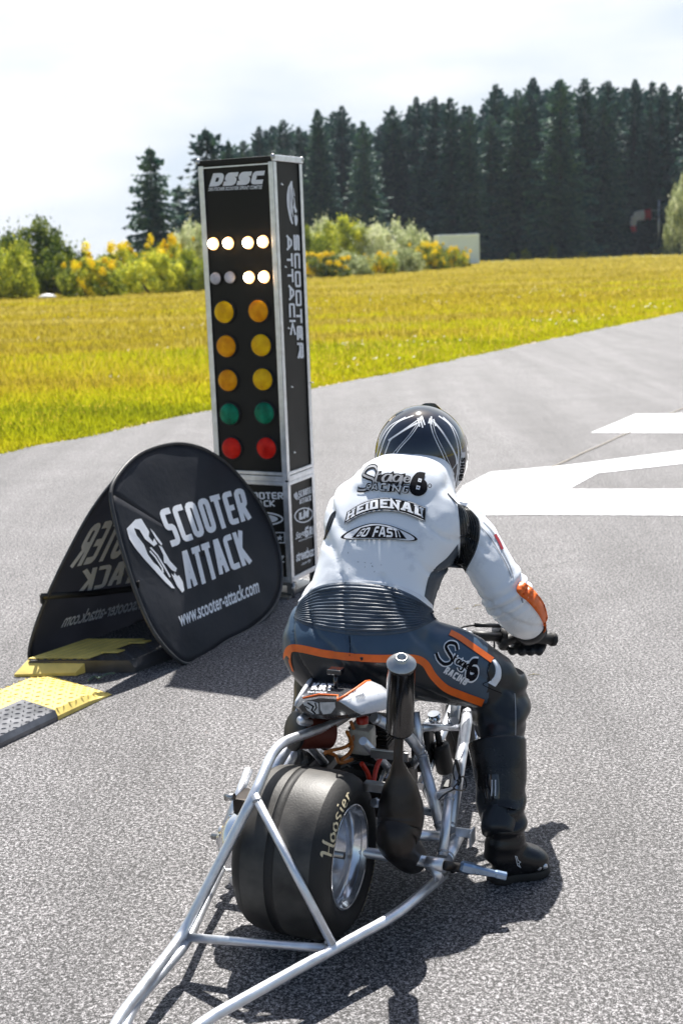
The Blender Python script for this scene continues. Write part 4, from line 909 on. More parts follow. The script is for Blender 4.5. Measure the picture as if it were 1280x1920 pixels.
# main frame tubes (right side seen, left side mirrored)
mb = MB(); wl = mb
def T_(pts, r, bend=.02, mir=True, w=(1, 1)):
    P = [tb(*p) if isinstance(p, tuple) else p for p in pts]; mb.tube(P, r, bend=bend if len(P) > 2 else 0, n=14)
    if w[0]: weld(wl, P[0] + (P[1] - P[0]).normalized() * .012, P[1] - P[0], r)
    if w[1]: weld(wl, P[-1] + (P[-2] - P[-1]).normalized() * .012, P[-2] - P[-1], r)
    if mir:
        Q = [p - BR * (2 * (p - C0).dot(BR)) for p in P]; mb.tube(Q, r, bend=bend if len(P) > 2 else 0, n=14)
BT = tb(842, 1560, .27)
T_([(877, 1335, .215), (842, 1556, .272)], .0165)
T_([(700, 1345, .10), (764, 1378, .16), (790, 1413, .185)], .0145); T_([(790, 1411, .185), (826, 1553, .265)], .0145)
T_([(770, 1440, .12), (786, 1416, .18)], .012, w=(0, 1)); T_([(778, 1335, .16), (788, 1408, .18)], .012, w=(0, 1))
T_([(842, 1490, .285), (829, 1606, .30)], .0125); T_([(860, 1563, .285), (836, 1612, .30)], .017)
T_([(783, 1364, .155), (866, 1364, .205)], .010, mir=False); T_([(820, 1340, .1), (785, 1372, .15)], .010, mir=False)
T_([(770, 1565, .22), (825, 1568, .275)], .013, mir=False, w=(0, 0)); T_([(700, 1505, .14), (822, 1525, .24)], .011, mir=False, w=(0, 0))
T_([W(.12, .30, .155), W(.12, -.30, .155)], .014, mir=False, w=(0, 0)); T_([W(.55, .14, .15), W(.30, .27, .11)], .014)
T_([W(.62, .20, .33), W(1.0, .12, .42)], .015, w=(0, 0)); T_([W(.55, .12, .15), W(.98, .12, .30)], .014, w=(0, 0)); T_([W(.42, .12, .455), W(.62, .16, .42), W(.98, .10, .40)], .013, w=(0, 0))
T_([W(.18, .09, .43), W(.45, .10, .20)], .011, w=(0, 0))
P0 = tb(819, 1491, .255); P1 = tb(852, 1483, .285); mb.box((P0 + P1) / 2, (P1 - P0) / 2, BU * .010, UP * .010, bev=.002)
pb = tb(815, 1620, .298); mb.lathe(pb - BR * .022, BR, [(0, .010), (0, .017), (.044, .017), (.044, .010)], n=20); mb.tube([pb - UP * .01, pb - UP * .04 + BR * .01], .013)
P2 = tb(861, 1560, .30); mb.box(P2 + BR * .012, BR * .024, BU * .004, UP * .012, bev=.002); mb.box(P2 + BR * .034 - UP * .010, BR * .003, BU * .022, UP * .020, bev=.002)
fr = mb.build('frame', ['alu', 'weld'], sco)
mb = MB(); mb.tube([pb + BR * .02, tb(862, 1627, .325)], .012, n=12); mb.tube([tb(846, 1622, .31), tb(850, 1634, .315)], .009, n=10); mb.build('lever_pivot', 'darksteel', fr)
la = Gz(862, 1624, .135); lb = Gz(948, 1643, .105); d = (lb - la); u_ = d.normalized(); w_ = u_.cross(UP).normalized(); h_ = w_.cross(u_)
mb = MB(); P = []
for k, (t_, a_, b_) in enumerate([(0, .006, .010), (.05, .010, .014), (.25, .010, .014), (.32, .008, .012), (.75, .007, .008), (.8, .009, .009), (1, .009, .009)]):
    c = la + d * t_; P.append([c + w_ * x * a_ + h_ * y * b_ for x, y in ((-1, -.6), (-.6, -1), (.6, -1), (1, -.6), (1, .6), (.6, 1), (-.6, 1), (-1, .6), (-1, -.6))])
mb.grid(P, smooth=False); mb.add(P[0][:-1], [tuple(range(8))], 0, False); mb.add(P[-1][:-1], [tuple(range(8))], 0, False); mb.build('brake_pedal', 'blue', sco)
# expansion chamber and silencer
ms = .222; K = lambda x, y, s_=ms: tb(x, y, s_)
mb = MB(); pth = [K(748, 1376), K(747, 1400), K(746, 1426), K(748, 1448), K(750, 1475), K(751, 1505), K(751, 1530), K(748, 1555), K(743, 1578), W(.20, .205, .115), W(.28, .18, .09), W(.36, .13, .11), W(.43, .08, .17), W(.44, .03, .25)]
rad = [.0115, .0115, .0120, .023, .042, .054, .058, .055, .047, .040, .033, .028, .023, .021]
P = [Vector(p) for p in pth]; PP = []; RR_ = []
for i in range(len(P) - 1):
    p0 = P[max(0, i - 1)]; p1 = P[i]; p2 = P[i + 1]; p3 = P[min(len(P) - 1, i + 2)]
    for k in range(5):
        t = k / 5; PP.append(.5 * ((2 * p1) + (p2 - p0) * t + (2 * p0 - 5 * p1 + 4 * p2 - p3) * t * t + (3 * p1 - p0 - 3 * p2 + p3) * t ** 3)); RR_.append(rad[i] * (1 - t) + rad[i + 1] * t)
PP.append(P[-1]); RR_.append(rad[-1]); mb.tube(PP, RR_, n=36); exh = mb.build('expansion_chamber', 'darksteel', sco)
s0 = K(749, 1368, .218); s1 = K(752, 1244, .256); ax = (s1 - s0).normalized(); Ls = (s1 - s0).length; R_ = .0335
mb = MB(); mb.lathe(s0, ax, [(-.012, .017), (-.008, .026), (0, R_ - .001), (.004, R_ + .0008), (.012, R_ + .0008), (.013, R_), (Ls - .012, R_), (Ls - .011, R_ + .0008), (Ls, R_ + .0008)], n=44)
sil = mb.build('silencer', mat('satin_can', (.10, .097, .095), .15, .95, var=.2, vscale=9), exh)
mb = MB(); mb.lathe(s0 + ax * Ls, ax, [(0, R_ + .0012), (.003, R_ * .97), (.011, R_ * .62), (.014, R_ * .44), (.021, R_ * .42), (.021, R_ * .33), (-.03, R_ * .31), (-.03, .0004)], n=44); mb.build('end_cap', 'steel', sil)
mb = MB(); mb.box(W(.18, .16, .40), BR * .05, BU * .004, UP * .012, bev=.002); mb.box(K(705, 1475, .15), BR * .03, BU * .01, UP * .012, bev=.003); mb.build('bracket', 'steel', exh)
# engine
mb = MB(); ec = W(.42, .03, .27)
for k in range(9): mb.box(ec + UP * (.02 + k * .011) + BU * .0, BR * .055, BU * .05, UP * .003, bev=.001)
mb.box(ec + UP * .06, BR * .040, BU * .038, UP * .07, bev=.006); mb.box(ec - UP * .06, BR * .075, BU * .085, UP * .07, bev=.02)
mb.lathe(ec - UP * .05 + BR * .07, BR, [(0, .065), (.03, .065), (.038, .05), (.04, .001)], n=28); mb.box(W(.25, -.10, .22), BU * .20, BR * .04, UP * .05, bev=.02)
mb.box(tb(712, 1410, .06), BR * .035, BU * .03, UP * .028, bev=.005)
eng = mb.build('engine', 'darksteel', sco)
mb = MB(); mb.tube([ec + UP * .13, ec + UP * .155], .010, n=8); mb.tube([ec + UP * .155, ec + UP * .17 + BU * .02], .012); mb.build('spark_plug', 'black', eng)
for q in ([(678, 1432, .08), (689, 1450, .085), (695, 1474, .09)], [(713, 1422, .10), (706, 1438, .10), (701, 1460, .10), (700, 1478, .10)]):
    mb = MB(); mb.tube(sm([tb(*p) for p in q], 6), .0065, n=10); mb.build('ignition_lead', 'red', eng)
mb = MB()
for q in ([(735, 1440, .12), (722, 1462, .12)], [(720, 1445, .10), (712, 1470, .1)], [(790, 1470, .12), (800, 1495, .13)], [(706, 1500, .13), (690, 1504, .10)]): mb.tube([tb(*p) for p in q], .006, n=8)
mb.build('linkage', 'steel', eng)
mb = MB()
for q in ([(600, 1400, -.06), (640, 1425, .0), (660, 1440, .04)], [(735, 1395, .05), (715, 1400, .05), (700, 1425, .08)], [(640, 1440, .0), (672, 1430, .05), (705, 1438, .08)]): mb.tube(sm([tb(*p) for p in q], 6), .004, n=6)
for k, c in enumerate([(797, 1482), (801, 1477), (795, 1490)]): pass
mb.build('cable', 'black', eng)
# expansion tank with hoses
tk = tb(680, 1386, .045); mb = MB(); mb.box(tk, BR * .030, BU * .028, UP * .036, bev=.012); mb.box(tk + UP * .002, BR * .0306, BU * .0286, UP * .0015); mb.lathe(tk + UP * .034, UP, [(0, .013), (.014, .013)], n=16)
tank = mb.build('expansion_tank', 'tank', sco)
mb = MB(); mb.lathe(tk + UP * .046, UP, [(0, .0165), (.016, .0165), (.018, .012), (.018, .0005)], n=20); mb.build('tank_cap', 'red', tank)
for q in ([(657, 1352, .02), (664, 1375, .03), (652, 1398, .02), (618, 1408, .0), (608, 1414, -.01)], [(650, 1372, .03), (660, 1395, .03), (655, 1412, .03), (640, 1424, .02)], [(610, 1410, .0), (628, 1416, .0), (637, 1430, .02), (660, 1424, .03)]):
    mb = MB(); mb.tube(sm([tb(*p) for p in q], 6), .0048, n=8); mb.build('hose', 'hose', tank)
# air filter
fa = tb(549, 1370, -.095); fd = (BU * .72 - UP * .30 + BR * .62).normalized()
mb = MB(); mb.lathe(fa, fd, [(0, .0005), (0, .048), (.004, .052), (.010, .052), (.012, .048)], n=36); af = mb.build('air_filter', 'black', sco)
mb = MB(); pr = []
for k in range(26): pr.append((.012 + k * .004, (.045 - k * .0004) + (.0015 if k % 2 else -.0015)))
mb.lathe(fa, fd, pr, n=40); mb.build('filter_element', mat('oiled_red_foam', (.14, .025, .012), .7, bump=.5), af)
# shock absorber
a = tb(812, 1338, .14); b = tb(846, 1500, .17); d = (b - a)
mb = MB(); mb.tube([a, a + d * .18], .017, n=16); mb.lathe(a + d * .13, d, [(0, .020), (.006, .021), (.01, .019)], n=20); shk = mb.build('shock_absorber', 'chrome', sco)
mb = MB(); mb.tube([a + d * .16, a + d * .36], .0095, n=12); mb.lathe(a + d * .34, d.normalized(), [(0, .012), (.004, .025), (.010, .026), (.088, .026), (.094, .023), (.098, .012)], n=28); mb.tube([a + d * .8, b], .018, n=14); mb.build('damper_body', 'black', shk)
mb = MB(); mb.box(tb(792, 1400, .10), BR * .028, BU * .03, UP * .07, bev=.008); mb.build('coolant_radiator', 'black', sco)
mb = MB(); pp = [tb(852 + x, 1462 + y, .29) for x, y in ((0, 0), (-3, -14), (2, -36), (8, -20), (6, 4), (-2, 16), (14, 20), (22, 12), (16, -6), (4, 2))]
mb.tube(sm(pp, 6), .0022, n=6); mb.tube(sm([tb(850, 1480, .29), tb(835, 1488, .28), tb(822, 1500, .27)], 5), .0022, n=6)
mb.tube(sm([tb(853, 1425, .29), tb(858, 1445, .292), tb(863, 1462, .292), tb(858, 1472, .29)], 5), .0028, n=6); mb.build('kill_cord', 'black', sco)
mb = MB(); mb.tube(sm([tb(840, 1336, .15), tb(843, 1370, .15), tb(851, 1395, .16), tb(850, 1410, .16)], 6), .0035, n=6); mb.build('throttle_cable', 'black', sco)
# handlebar, fork, front wheel
hb0 = tb(846, 1190, .16); hb1 = tb(1040, 1199, .405); hd = (hb1 - hb0)
HB = lambda t: hb0 + hd * t
mb = MB(); mb.tube([HB(0) - hd * .30, HB(0), HB(.45)], .0125, n=14); hbar = mb.build('handlebar', 'alu', sco)
mb = MB(); mb.tube([HB(.18), HB(.5)], .0145, n=14); mb.build('bar_sleeve', 'black', hbar)
mb = MB(); mb.tube([HB(.46), HB(.97)], .0165, n=16); mb.lathe(HB(.95), hd.normalized(), [(0, .016), (.004, .021), (.014, .021), (.018, .014), (.018, .001)], n=20); mb.lathe(HB(.45), hd.normalized(), [(0, .016), (.003, .027), (.012, .027), (.015, .017)], n=20); mb.build('grip', 'rubber', hbar)
mb = MB(); c = HB(.10); mb.box(c - UP * .004, hd.normalized() * .012, BU * .018, UP * .02, bev=.004); mb.lathe(c - UP * .004 - hd.normalized() * .0, hd.normalized(), [(-.014, .018), (.014, .018)], n=18); mb.build('bar_clamp', 'alu', hbar)
mb = MB(); q0 = HB(.42); mb.box(q0 + UP * .022 + BU * .02, hd.normalized() * .02, BU * .012, UP * .010, bev=.003); mb.tube([q0 + UP * .02 + BU * .03, q0 + UP * .022 + BU * .045 + hd * .15, q0 + UP * .012 + BU * .05 + hd * .45], [.006, .006, .005], n=8); brl = mb.build('brake_lever', 'alu', hbar)
mb = MB(); mb.tube([tb(890, 1172, .22), tb(937, 1173, .28)], .0065, n=10); mb.tube(sm([tb(852, 1187, .18), tb(866, 1176, .19), tb(890, 1172, .22)], 6), .003, n=6)
mb.tube(sm([tb(885, 1214, .19), tb(900, 1198, .21), tb(916, 1187, .23), tb(928, 1190, .25), tb(934, 1200, .26)], 6), .0032, n=6); mb.tube(sm([tb(926, 1200, .24), tb(926, 1222, .24), tb(930, 1246, .25)], 5), .0032, n=6)
mb.tube(sm([tb(926, 1240, .24), tb(935, 1236, .25)], 3), .003, n=6); mb.build('control_cable', 'black', hbar)
fc = tb(906, 1222, .19); fk = MB(); fdir = (UP * .93 - BU * .36).normalized()
fk.lathe(fc, -fdir, [(0, .001), (-.001, .012), (.0, .022), (.006, .024), (.03, .024), (.034, .021), (.10, .0205)], n=28)
fk.tube([fc - fdir * .1, fc - fdir * .30], .0185, n=16); fb = fc - BR * .15 ; fk.tube([fb, fb - fdir * .30], .0185, n=16); fk.box(fc - BR * .075 - fdir * .045, BR * .10, BU * .02, fdir * .010, bev=.004)
fork = fk.build('front_fork', 'chrome', sco); mb = MB(); mb.lathe(fc + fdir * .0015, fdir, [(0, .012), (.003, .011), (.0035, .0005)], n=16); mb.build('fork_cap', 'black', fork)
fw = fc - BR * .075 - fdir * .30; fw.z = .17
mb = MB(); mb.lathe(fw, AX, [(-.03, .088), (-.04, .10), (-.047, .13), (-.04, .155), (-.02, .168), (0, .171), (.02, .168), (.04, .155), (.047, .13), (.04, .10), (.03, .088)], n=64); fwo = mb.build('front_wheel', 'rubber', sco, recalc=False)
mb = MB(); mb.lathe(fw, AX, [(-.035, .10), (-.03, .088), (-.01, .08), (.01, .08), (.03, .088), (.035, .10)], n=48); mb.lathe(fw, AX, [(-.012, .08), (-.01, .03), (-.03, .02), (-.03, .001)], n=48); mb.lathe(fw, AX, [(.012, .08), (.01, .03), (.03, .02), (.03, .001)], n=48); mb.build('rim', 'chrome', fwo)
# seat and tail cowl
def Fp(px, py, f): return PL(px, py, C0 + BU * f, BU)
mb = MB(); mb.box(W(.45, .0, .475), BU * .17, BR * .075, UP * .022, bev=.02); mb.build('seat_pad', 'leather', sco)
sec = [(.130, [(560, 1326), (572, 1314), (600, 1309), (630, 1311), (655, 1318), (672, 1328), (676, 1334), (655, 1340), (620, 1342), (590, 1341), (570, 1337)]),
       (.150, [(553, 1322), (564, 1309), (598, 1303), (633, 1305), (660, 1312), (684, 1326), (690, 1337), (668, 1346), (622, 1349), (585, 1347), (562, 1338)]),
       (.235, [(560, 1306), (574, 1290), (603, 1286), (640, 1290), (668, 1292), (700, 1302), (726, 1326), (690, 1341), (630, 1346), (590, 1342), (568, 1328)]),
       (.33, [(578, 1283), (588, 1270), (610, 1270), (645, 1276), (672, 1279), (700, 1284), (727, 1310), (700, 1330), (640, 1338), (600, 1330), (584, 1310)]),
       (.42, [(590, 1270), (600, 1262), (620, 1262), (645, 1266), (668, 1268), (690, 1274), (705, 1296), (690, 1312), (640, 1320), (605, 1312), (592, 1295)])]
mb = MB(); P = [[Fp(x, y, f) for x, y in o] for f, o in sec]; P = [r + [r[0]] for r in P]
P2_ = []
for i in range(len(P) - 1):
    for k in range(4): P2_.append([a_.lerp(b_, k / 4) for a_, b_ in zip(P[i], P[i + 1])])
P2_.append(P[-1]); mb.grid(P2_)
cw_ = mb.build('tail_cowl', 'carbon', sco)
mb = MB(); mb.add(P[0][:-1], [tuple(range(11))], 0, False); mb.build('rear_cap', 'gloss', cw_)
rf = plane_hit(C0 + BU * .130, -BU)
M_['lens'] = mat('frosted_lens', (.66, .66, .66), .35, col2=(.40, .40, .41), vscale=70, coat=.5)
mb = MB(); poly_px(mb, [(tuple(q)[0], tuple(q)[1]) for q in sm([(600, 1317), (628, 1316), (629, 1326), (621, 1337), (606, 1339), (601, 1330)], 1, True)], rf, .0022); 
tl = mb.build('tail_light', 'lens', cw_, solid=.002)
mb = MB(); poly_px(mb, [(567, 1316), (584, 1314), (597, 1318), (598, 1338), (588, 1338), (577, 1332)], rf, .0018); mb.build('tail_light', 'lens', cw_, solid=.002)
mb = MB(); line_px(mb, [(577, 1317), (588, 1324), (585, 1331), (592, 1338)], 3, rf, .0026); line_px(mb, [(591, 1317), (594, 1326), (590, 1332)], 2.5, rf, .0027); line_px(mb, [(572, 1323), (580, 1328)], 2, rf, .0026); mb.build('lens_sticker', 'pblack', cw_)
mb = MB(); q = [Fp(x, y, f) for x, y, f in ((553, 1324, .148), (557, 1314, .155), (568, 1296, .20), (580, 1278, .28), (592, 1264, .36))]
mb.tube(q, [.003, .005, .006, .006, .002], n=8); mb.build('left_fin', 'lbody', cw_)
# white wing on the right with orange edge
wing = [[(633, 1312, .142), (640, 1316, .142), (652, 1324, .142), (668, 1334, .145)], [(648, 1303, .17), (658, 1310, .165), (668, 1322, .16), (678, 1340, .158)], [(668, 1290, .205), (684, 1298, .195), (694, 1314, .185), (700, 1336, .178)], [(686, 1277, .25), (706, 1286, .235), (722, 1300, .22), (724, 1330, .205)], [(694, 1276, .28), (715, 1285, .27), (732, 1300, .25), (734, 1330, .235)]]
mb = MB(); P = [[Fp(x, y, f - .03) for x, y, f in r] for r in wing]; mb.grid(P); mb.build('side_wing', 'lbody', cw_, solid=.003)
mb = MB(); mb.tube([P[i][0] - BU * .003 for i in range(5)], .0032, n=8); mb.tube([Fp(568, 1309, .146), Fp(598, 1302, .148), Fp(633, 1304, .15), P[0][0] - BU * .002], .0026, n=8); mb.build('orange_trim', 'orange', cw_)
wh = lambda x, y, o=0: None
from mathutils.geometry import intersect_ray_tri
def grid_hit(P):
    bt = BVHTree.FromPolygons([p for r in P for p in r], [(i * len(P[0]) + j, i * len(P[0]) + j + 1, (i + 1) * len(P[0]) + j + 1, (i + 1) * len(P[0]) + j) for i in range(len(P) - 1) for j in range(len(P[0]) - 1)])
    def h(px, py, off=0.):
        d = ray(px, py).normalized(); q = bt.ray_cast(CO, d)
        if q[0] is None:
            q = bt.find_nearest(CO + d * 3.1)
        n_ = q[1] if q[1].dot(-d) > 0 else -q[1]
        return q[0] + n_ * off
    return h
wh = grid_hit(P)
mb = MB()
for k in range(6): line_px(mb, [(661 + k * 3.1, 1293 + k * -.6), (671 + k * 2.6, 1312 - k * .6)], 1.4, wh, .0022)
line_px(mb, [(706, 1286), (707, 1297), (703, 1302)], 1.6, wh, .0022); line_px(mb, [(707, 1297), (709, 1303)], 1.6, wh, .0022); line_px(mb, [(675, 1337), (683, 1335)], 1.2, wh, .0022); mb.build('wing_decal', 'pgrey', cw_)
ch = grid_hit(P2_); mb = MB()
decal(mb, densify(block('KRT', .24, .12), .15), [(588, 1281), (624, 1284), (622, 1297), (583, 1294)], ch, .0016); decal(mb, densify(btext('RACE DIVISION', .01), .1), [(578, 1297), (612, 1298), (612, 1301), (577, 1300)], ch, .0016); mb.build('lettering', 'pwhite', cw_)
mb = MB(); mb.box(tb(629, 1258, .0) + BU * -.0, BR * .019, BU * .015, UP * .007, bev=.003); mb.tube([tb(629, 1262, .0), tb(629, 1300, .0)], .006, n=8); mb.build('tail_bracket', 'gloss', sco)
# ------------------------------------------------------------ rider
rid = thing('person', W(.42, 0, 0), 'rider in white and black racing leathers and black helmet crouching on the scooter', 'person')
def loft(mb, st, n=28, sq=2.3, up=None):
    """st: list of (center, half width, half depth, width_dir)"""
    rings = []
    for i, (c, a, b, wd) in enumerate(st):
        t = (st[min(i + 1, len(st) - 1)][0] - st[max(i - 1, 0)][0]).normalized(); wd = (wd - t * wd.dot(t)).normalized(); dd = t.cross(wd)
        rings.append([c + wd * a * math.copysign(abs(math.cos(k * 2 * math.pi / n)) ** (2 / sq), math.cos(k * 2 * math.pi / n)) + dd * b * math.copysign(abs(math.sin(k * 2 * math.pi / n)) ** (2 / sq), math.sin(k * 2 * math.pi / n)) for k in range(n)])
    vs = [p for r in rings for p in r]; m_ = len(rings)
    fs = [(i * n + k, i * n + (k + 1) % n, (i + 1) * n + (k + 1) % n, (i + 1) * n + k) for i in range(m_ - 1) for k in range(n)]
    fs += [tuple(range(n))[::-1], tuple((m_ - 1) * n + k for k in range(n))]; mb.add(vs, fs)
def dens(st, k=4):
    o = []
    for i in range(len(st) - 1):
        g = lambda j: st[max(0, min(len(st) - 1, j))]
        for q in range(k):
            t = q / k; f = lambda p0, p1, p2, p3: .5 * ((2 * p1) + (p2 - p0) * t + (2 * p0 - 5 * p1 + 4 * p2 - p3) * t * t + (3 * p1 - p0 - 3 * p2 + p3) * t ** 3)
            o.append(tuple(f(g(i - 1)[j], g(i)[j], g(i + 1)[j], g(i + 2)[j]) for j in range(4)))
    o.append(st[-1]); return o
def limb(mb, st, k=4): loft(mb, dens([(p, r, r2, wd) for p, r, r2, wd in st], k), sq=2.0)
def remesh(mb, vox, smooth_it=6, name='tmp'):
    o = MB.build(mb, name, 'leather', None); m1 = o.modifiers.new('r', 'REMESH'); m1.mode = 'VOXEL'; m1.voxel_size = vox
    m2 = o.modifiers.new('s', 'SMOOTH'); m2.factor = .5; m2.iterations = smooth_it
    dg = bpy.context.evaluated_depsgraph_get(); me = bpy.data.meshes.new_from_object(o.evaluated_get(dg)); bpy.data.objects.remove(o); return me
body = MB()
lean = (BR * .94 + BU * .0 - UP * .05)
torso = [(W(.37, -.005, .475), .13, .10, BR), (W(.40, -.008, .52), .185, .13, BR), (W(.425, -.008, .575), .212, .142, BR), (W(.455, -.004, .63), .208, .135, BR), (W(.49, .0, .685), .186, .122, BR), (W(.53, .004, .74), .174, .116, BR),
         (W(.575, .012, .80), .180, .118, BR), (W(.625, .022, .86), .198, .12, BR), (W(.675, .030, .91), .205, .118, BR), (W(.72, .038, .95), .175, .108, BR), (W(.755, .047, .99), .132, .10, BR), (W(.785, .050, 1.01), .112, .085, BR), (W(.81, .045, 1.02), .07, .07, BR)]
loft(body, dens(torso, 4), sq=2.5)
loft(body, dens([(W(.62, .030, .965), .135, .055, BR), (W(.66, .036, .995), .138, .065, BR), (W(.70, .042, 1.012), .132, .068, BR), (W(.74, .046, 1.018), .115, .062, BR), (W(.775, .048, 1.015), .095, .05, BR)], 4), sq=2.2)
# right arm
RA = [(tb(838, 985, .14), .070, .070, BR), (tb(868, 992, .195), .080, .074, BR), (tb(905, 1042, .262), .068, .066, BR), (tb(935, 1090, .312), .066, .066, BR), (tb(950, 1118, .335), .066, .068, BR), (tb(968, 1144, .352), .070, .066, BR), (tb(985, 1166, .362), .056, .052, BR), (tb(994, 1180, .368), .040, .038, BR)]
limb(body, RA)
def mirr(p, ds=0.): 
    s_ = (p - C0).dot(BR); return p - BR * (2 * s_ + ds)
LA = [(mirr(p, -.06 - .10 * min(1, i / 3)) + BU * .04 * i, a, b, wd) for i, (p, a, b, wd) in enumerate(RA)]; limb(body, LA)
hipR = W(.44, .115, .575); kneeR = W(.60, .362, .465); ankR = W(.345, .395, .14)
limb(body, [(W(.40, .06, .575), .11, .10, UP), (W(.455, .14, .565), .112, .105, UP), (W(.51, .23, .53), .105, .098, UP), (W(.56, .300, .49), .090, .088, UP), (W(.60, .344, .462), .078, .078, UP)])
limb(body, [(W(.605, .350, .50), .060, .060, BR), (W(.600, .350, .455), .078, .078, BR), (W(.55, .352, .385), .077, .080, BR), (W(.48, .360, .30), .066, .070, BR), (W(.42, .378, .22), .056, .060, BR), (ankR, .045, .050, BR)])
limb(body, [(W(.40, -.06, .56), .11, .10, UP), (W(.47, -.12, .54), .105, .10, UP), (W(.55, -.17, .50), .095, .09, UP), (W(.64, -.20, .455), .078, .078, UP)])
limb(body, [(W(.645, -.20, .49), .06, .06, BR), (W(.64, -.205, .44), .076, .078, BR), (W(.60, -.215, .35), .072, .074, BR), (W(.56, -.225, .25), .06, .062, BR), (W(.52, -.23, .15), .045, .05, BR)])
bme = remesh(body, .0085, 7)
nv = len(bme.vertices); co = np.empty(nv * 3); bme.vertices.foreach_get('co', co); co = co.reshape(-1, 3); no = np.empty(nv * 3); bme.vertices.foreach_get('normal', no); no = no.reshape(-1, 3)
elb = tb(952, 1116, .335); fa_d = (RA[-1][0] - elb).normalized(); up_d = (elb - RA[1][0]).normalized(); foldax = (fa_d + up_d).normalized()
kn = W(.60, .37, .46); disp = np.zeros(nv)
for i in range(nv):
    p = Vector(co[i]); w = 0.
    q = p - C0; f_, s_, z_ = q.dot(BU), q.dot(BR), q.z
    white_side = (f_ - .50) * .6 + (z_ - .68) * .8
    bk_m = min(1, max(.12, abs(s_ - .03) / .12 - .35)) if (z_ > .80 and white_side > 0) else 1.   # the padded back stays smooth
    w += (.006 * noise.noise(p * 9) + .0025 * noise.noise(p * 24)) * bk_m
    t = (p - elb).dot(foldax); r_ = (p - elb).length
    if r_ < .13 and s_ > .2: w += .0085 * math.sin(t / .0125 * math.pi * .85 + .8 * noise.noise(p * 12)) * math.exp(-((t + .005) / .040) ** 2)
    if z_ < .47 and s_ > .25: w += .006 * math.sin(z_ / .045 * 2 * math.pi * .5 + 3 * noise.noise(p * 6)) * math.exp(-((z_ - .36) / .10) ** 2)   # folds behind the knee
    # long drag folds fanning from the armpit and hips
    a_ = noise.noise(Vector((s_ * 5 + z_ * 9, f_ * 3 - z_ * 6, 2.0))); w += .007 * max(0, a_) * bk_m if white_side > 0 else .011 * a_
    c_ = abs(noise.noise(Vector((s_ * 3.5 - 1.2 * z_, z_ * 7 + s_ * 8, 5.)))); w += -.011 * max(0, .10 - c_) / .10 * (.8 * bk_m if white_side > .04 else .8)
    disp[i] = w
co2 = co + no * disp[:, None]; bme.vertices.foreach_set('co', (co2 - np.array(rid.location)).ravel().copy())
rel = co2 - np.array(C0); u_ = rel @ np.array(BU); s_ = rel @ np.array(BR); z_ = rel[:, 2]
at = bme.attributes.new('suit', 'FLOAT', 'POINT'); at.data.foreach_set('value', ((u_ - .50) * .6 + (z_ - .675) * .8).astype(np.float32))
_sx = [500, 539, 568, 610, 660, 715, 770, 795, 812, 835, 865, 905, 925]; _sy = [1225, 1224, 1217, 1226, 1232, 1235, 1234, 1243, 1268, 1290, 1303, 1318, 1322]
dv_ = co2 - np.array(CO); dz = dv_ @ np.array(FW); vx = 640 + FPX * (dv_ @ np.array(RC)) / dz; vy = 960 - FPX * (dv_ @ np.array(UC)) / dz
seat_ = np.interp(vx, _sx, _sy) - vy; seat_ = np.where(vx > 912, -5., seat_)       # blue sky sheen painted into the dark leather above the orange stripe, black below
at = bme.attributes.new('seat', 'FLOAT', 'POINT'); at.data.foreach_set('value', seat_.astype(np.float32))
m = bpy.data.materials.new('racing_leather'); m.use_nodes = True; t = m.node_tree; b = t.nodes['Principled BSDF']; L = t.links.new
an = N(t, 'ShaderNodeAttribute', attribute_name='suit'); cr = N(t, 'ShaderNodeMath', operation='GREATER_THAN'); cr.inputs[1].default_value = 0; L(an.outputs['Fac'], cr.inputs[0])
tcn = N(t, 'ShaderNodeTexCoord'); n1 = N(t, 'ShaderNodeTexNoise'); n1.inputs['Scale'].default_value = 11; n1.inputs['Detail'].default_value = 8; n1.inputs['Roughness'].default_value = .65; L(tcn.outputs['Object'], n1.inputs['Vector'])
rw = N(t, 'ShaderNodeValToRGB'); rw.color_ramp.elements[0].position = .30; rw.color_ramp.elements[0].color = (.72, .75, .80, 1); rw.color_ramp.elements[1].position = .42; rw.color_ramp.elements[1].color = (.87, .90, .94, 1); L(n1.outputs[0], rw.inputs[0])
rb = N(t, 'ShaderNodeValToRGB'); rb.color_ramp.elements[0].color = (.007, .008, .010, 1); rb.color_ramp.elements[1].color = (.018, .022, .027, 1); L(n1.outputs[0], rb.inputs[0])
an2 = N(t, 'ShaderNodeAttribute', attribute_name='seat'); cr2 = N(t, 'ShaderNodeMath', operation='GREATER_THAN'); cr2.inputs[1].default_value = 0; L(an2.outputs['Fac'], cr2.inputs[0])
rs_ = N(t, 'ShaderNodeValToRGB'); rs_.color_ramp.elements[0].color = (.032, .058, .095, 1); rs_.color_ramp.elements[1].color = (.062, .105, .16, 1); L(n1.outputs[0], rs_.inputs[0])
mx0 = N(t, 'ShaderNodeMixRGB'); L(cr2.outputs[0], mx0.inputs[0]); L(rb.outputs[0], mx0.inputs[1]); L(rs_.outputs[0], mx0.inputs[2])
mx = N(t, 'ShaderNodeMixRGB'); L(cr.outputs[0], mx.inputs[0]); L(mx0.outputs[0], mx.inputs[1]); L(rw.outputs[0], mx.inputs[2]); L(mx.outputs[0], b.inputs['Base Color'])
b.inputs['Roughness'].default_value = .31
n2 = N(t, 'ShaderNodeTexNoise'); n2.inputs['Scale'].default_value = 260; n2.inputs['Detail'].default_value = 3; L(tcn.outputs['Object'], n2.inputs['Vector'])
n3 = N(t, 'ShaderNodeTexNoise', noise_type='RIDGED_MULTIFRACTAL'); n3.inputs['Scale'].default_value = 6; n3.inputs['Detail'].default_value = 2; n3.inputs['Distortion'].default_value = .8; L(tcn.outputs['Object'], n3.inputs['Vector'])
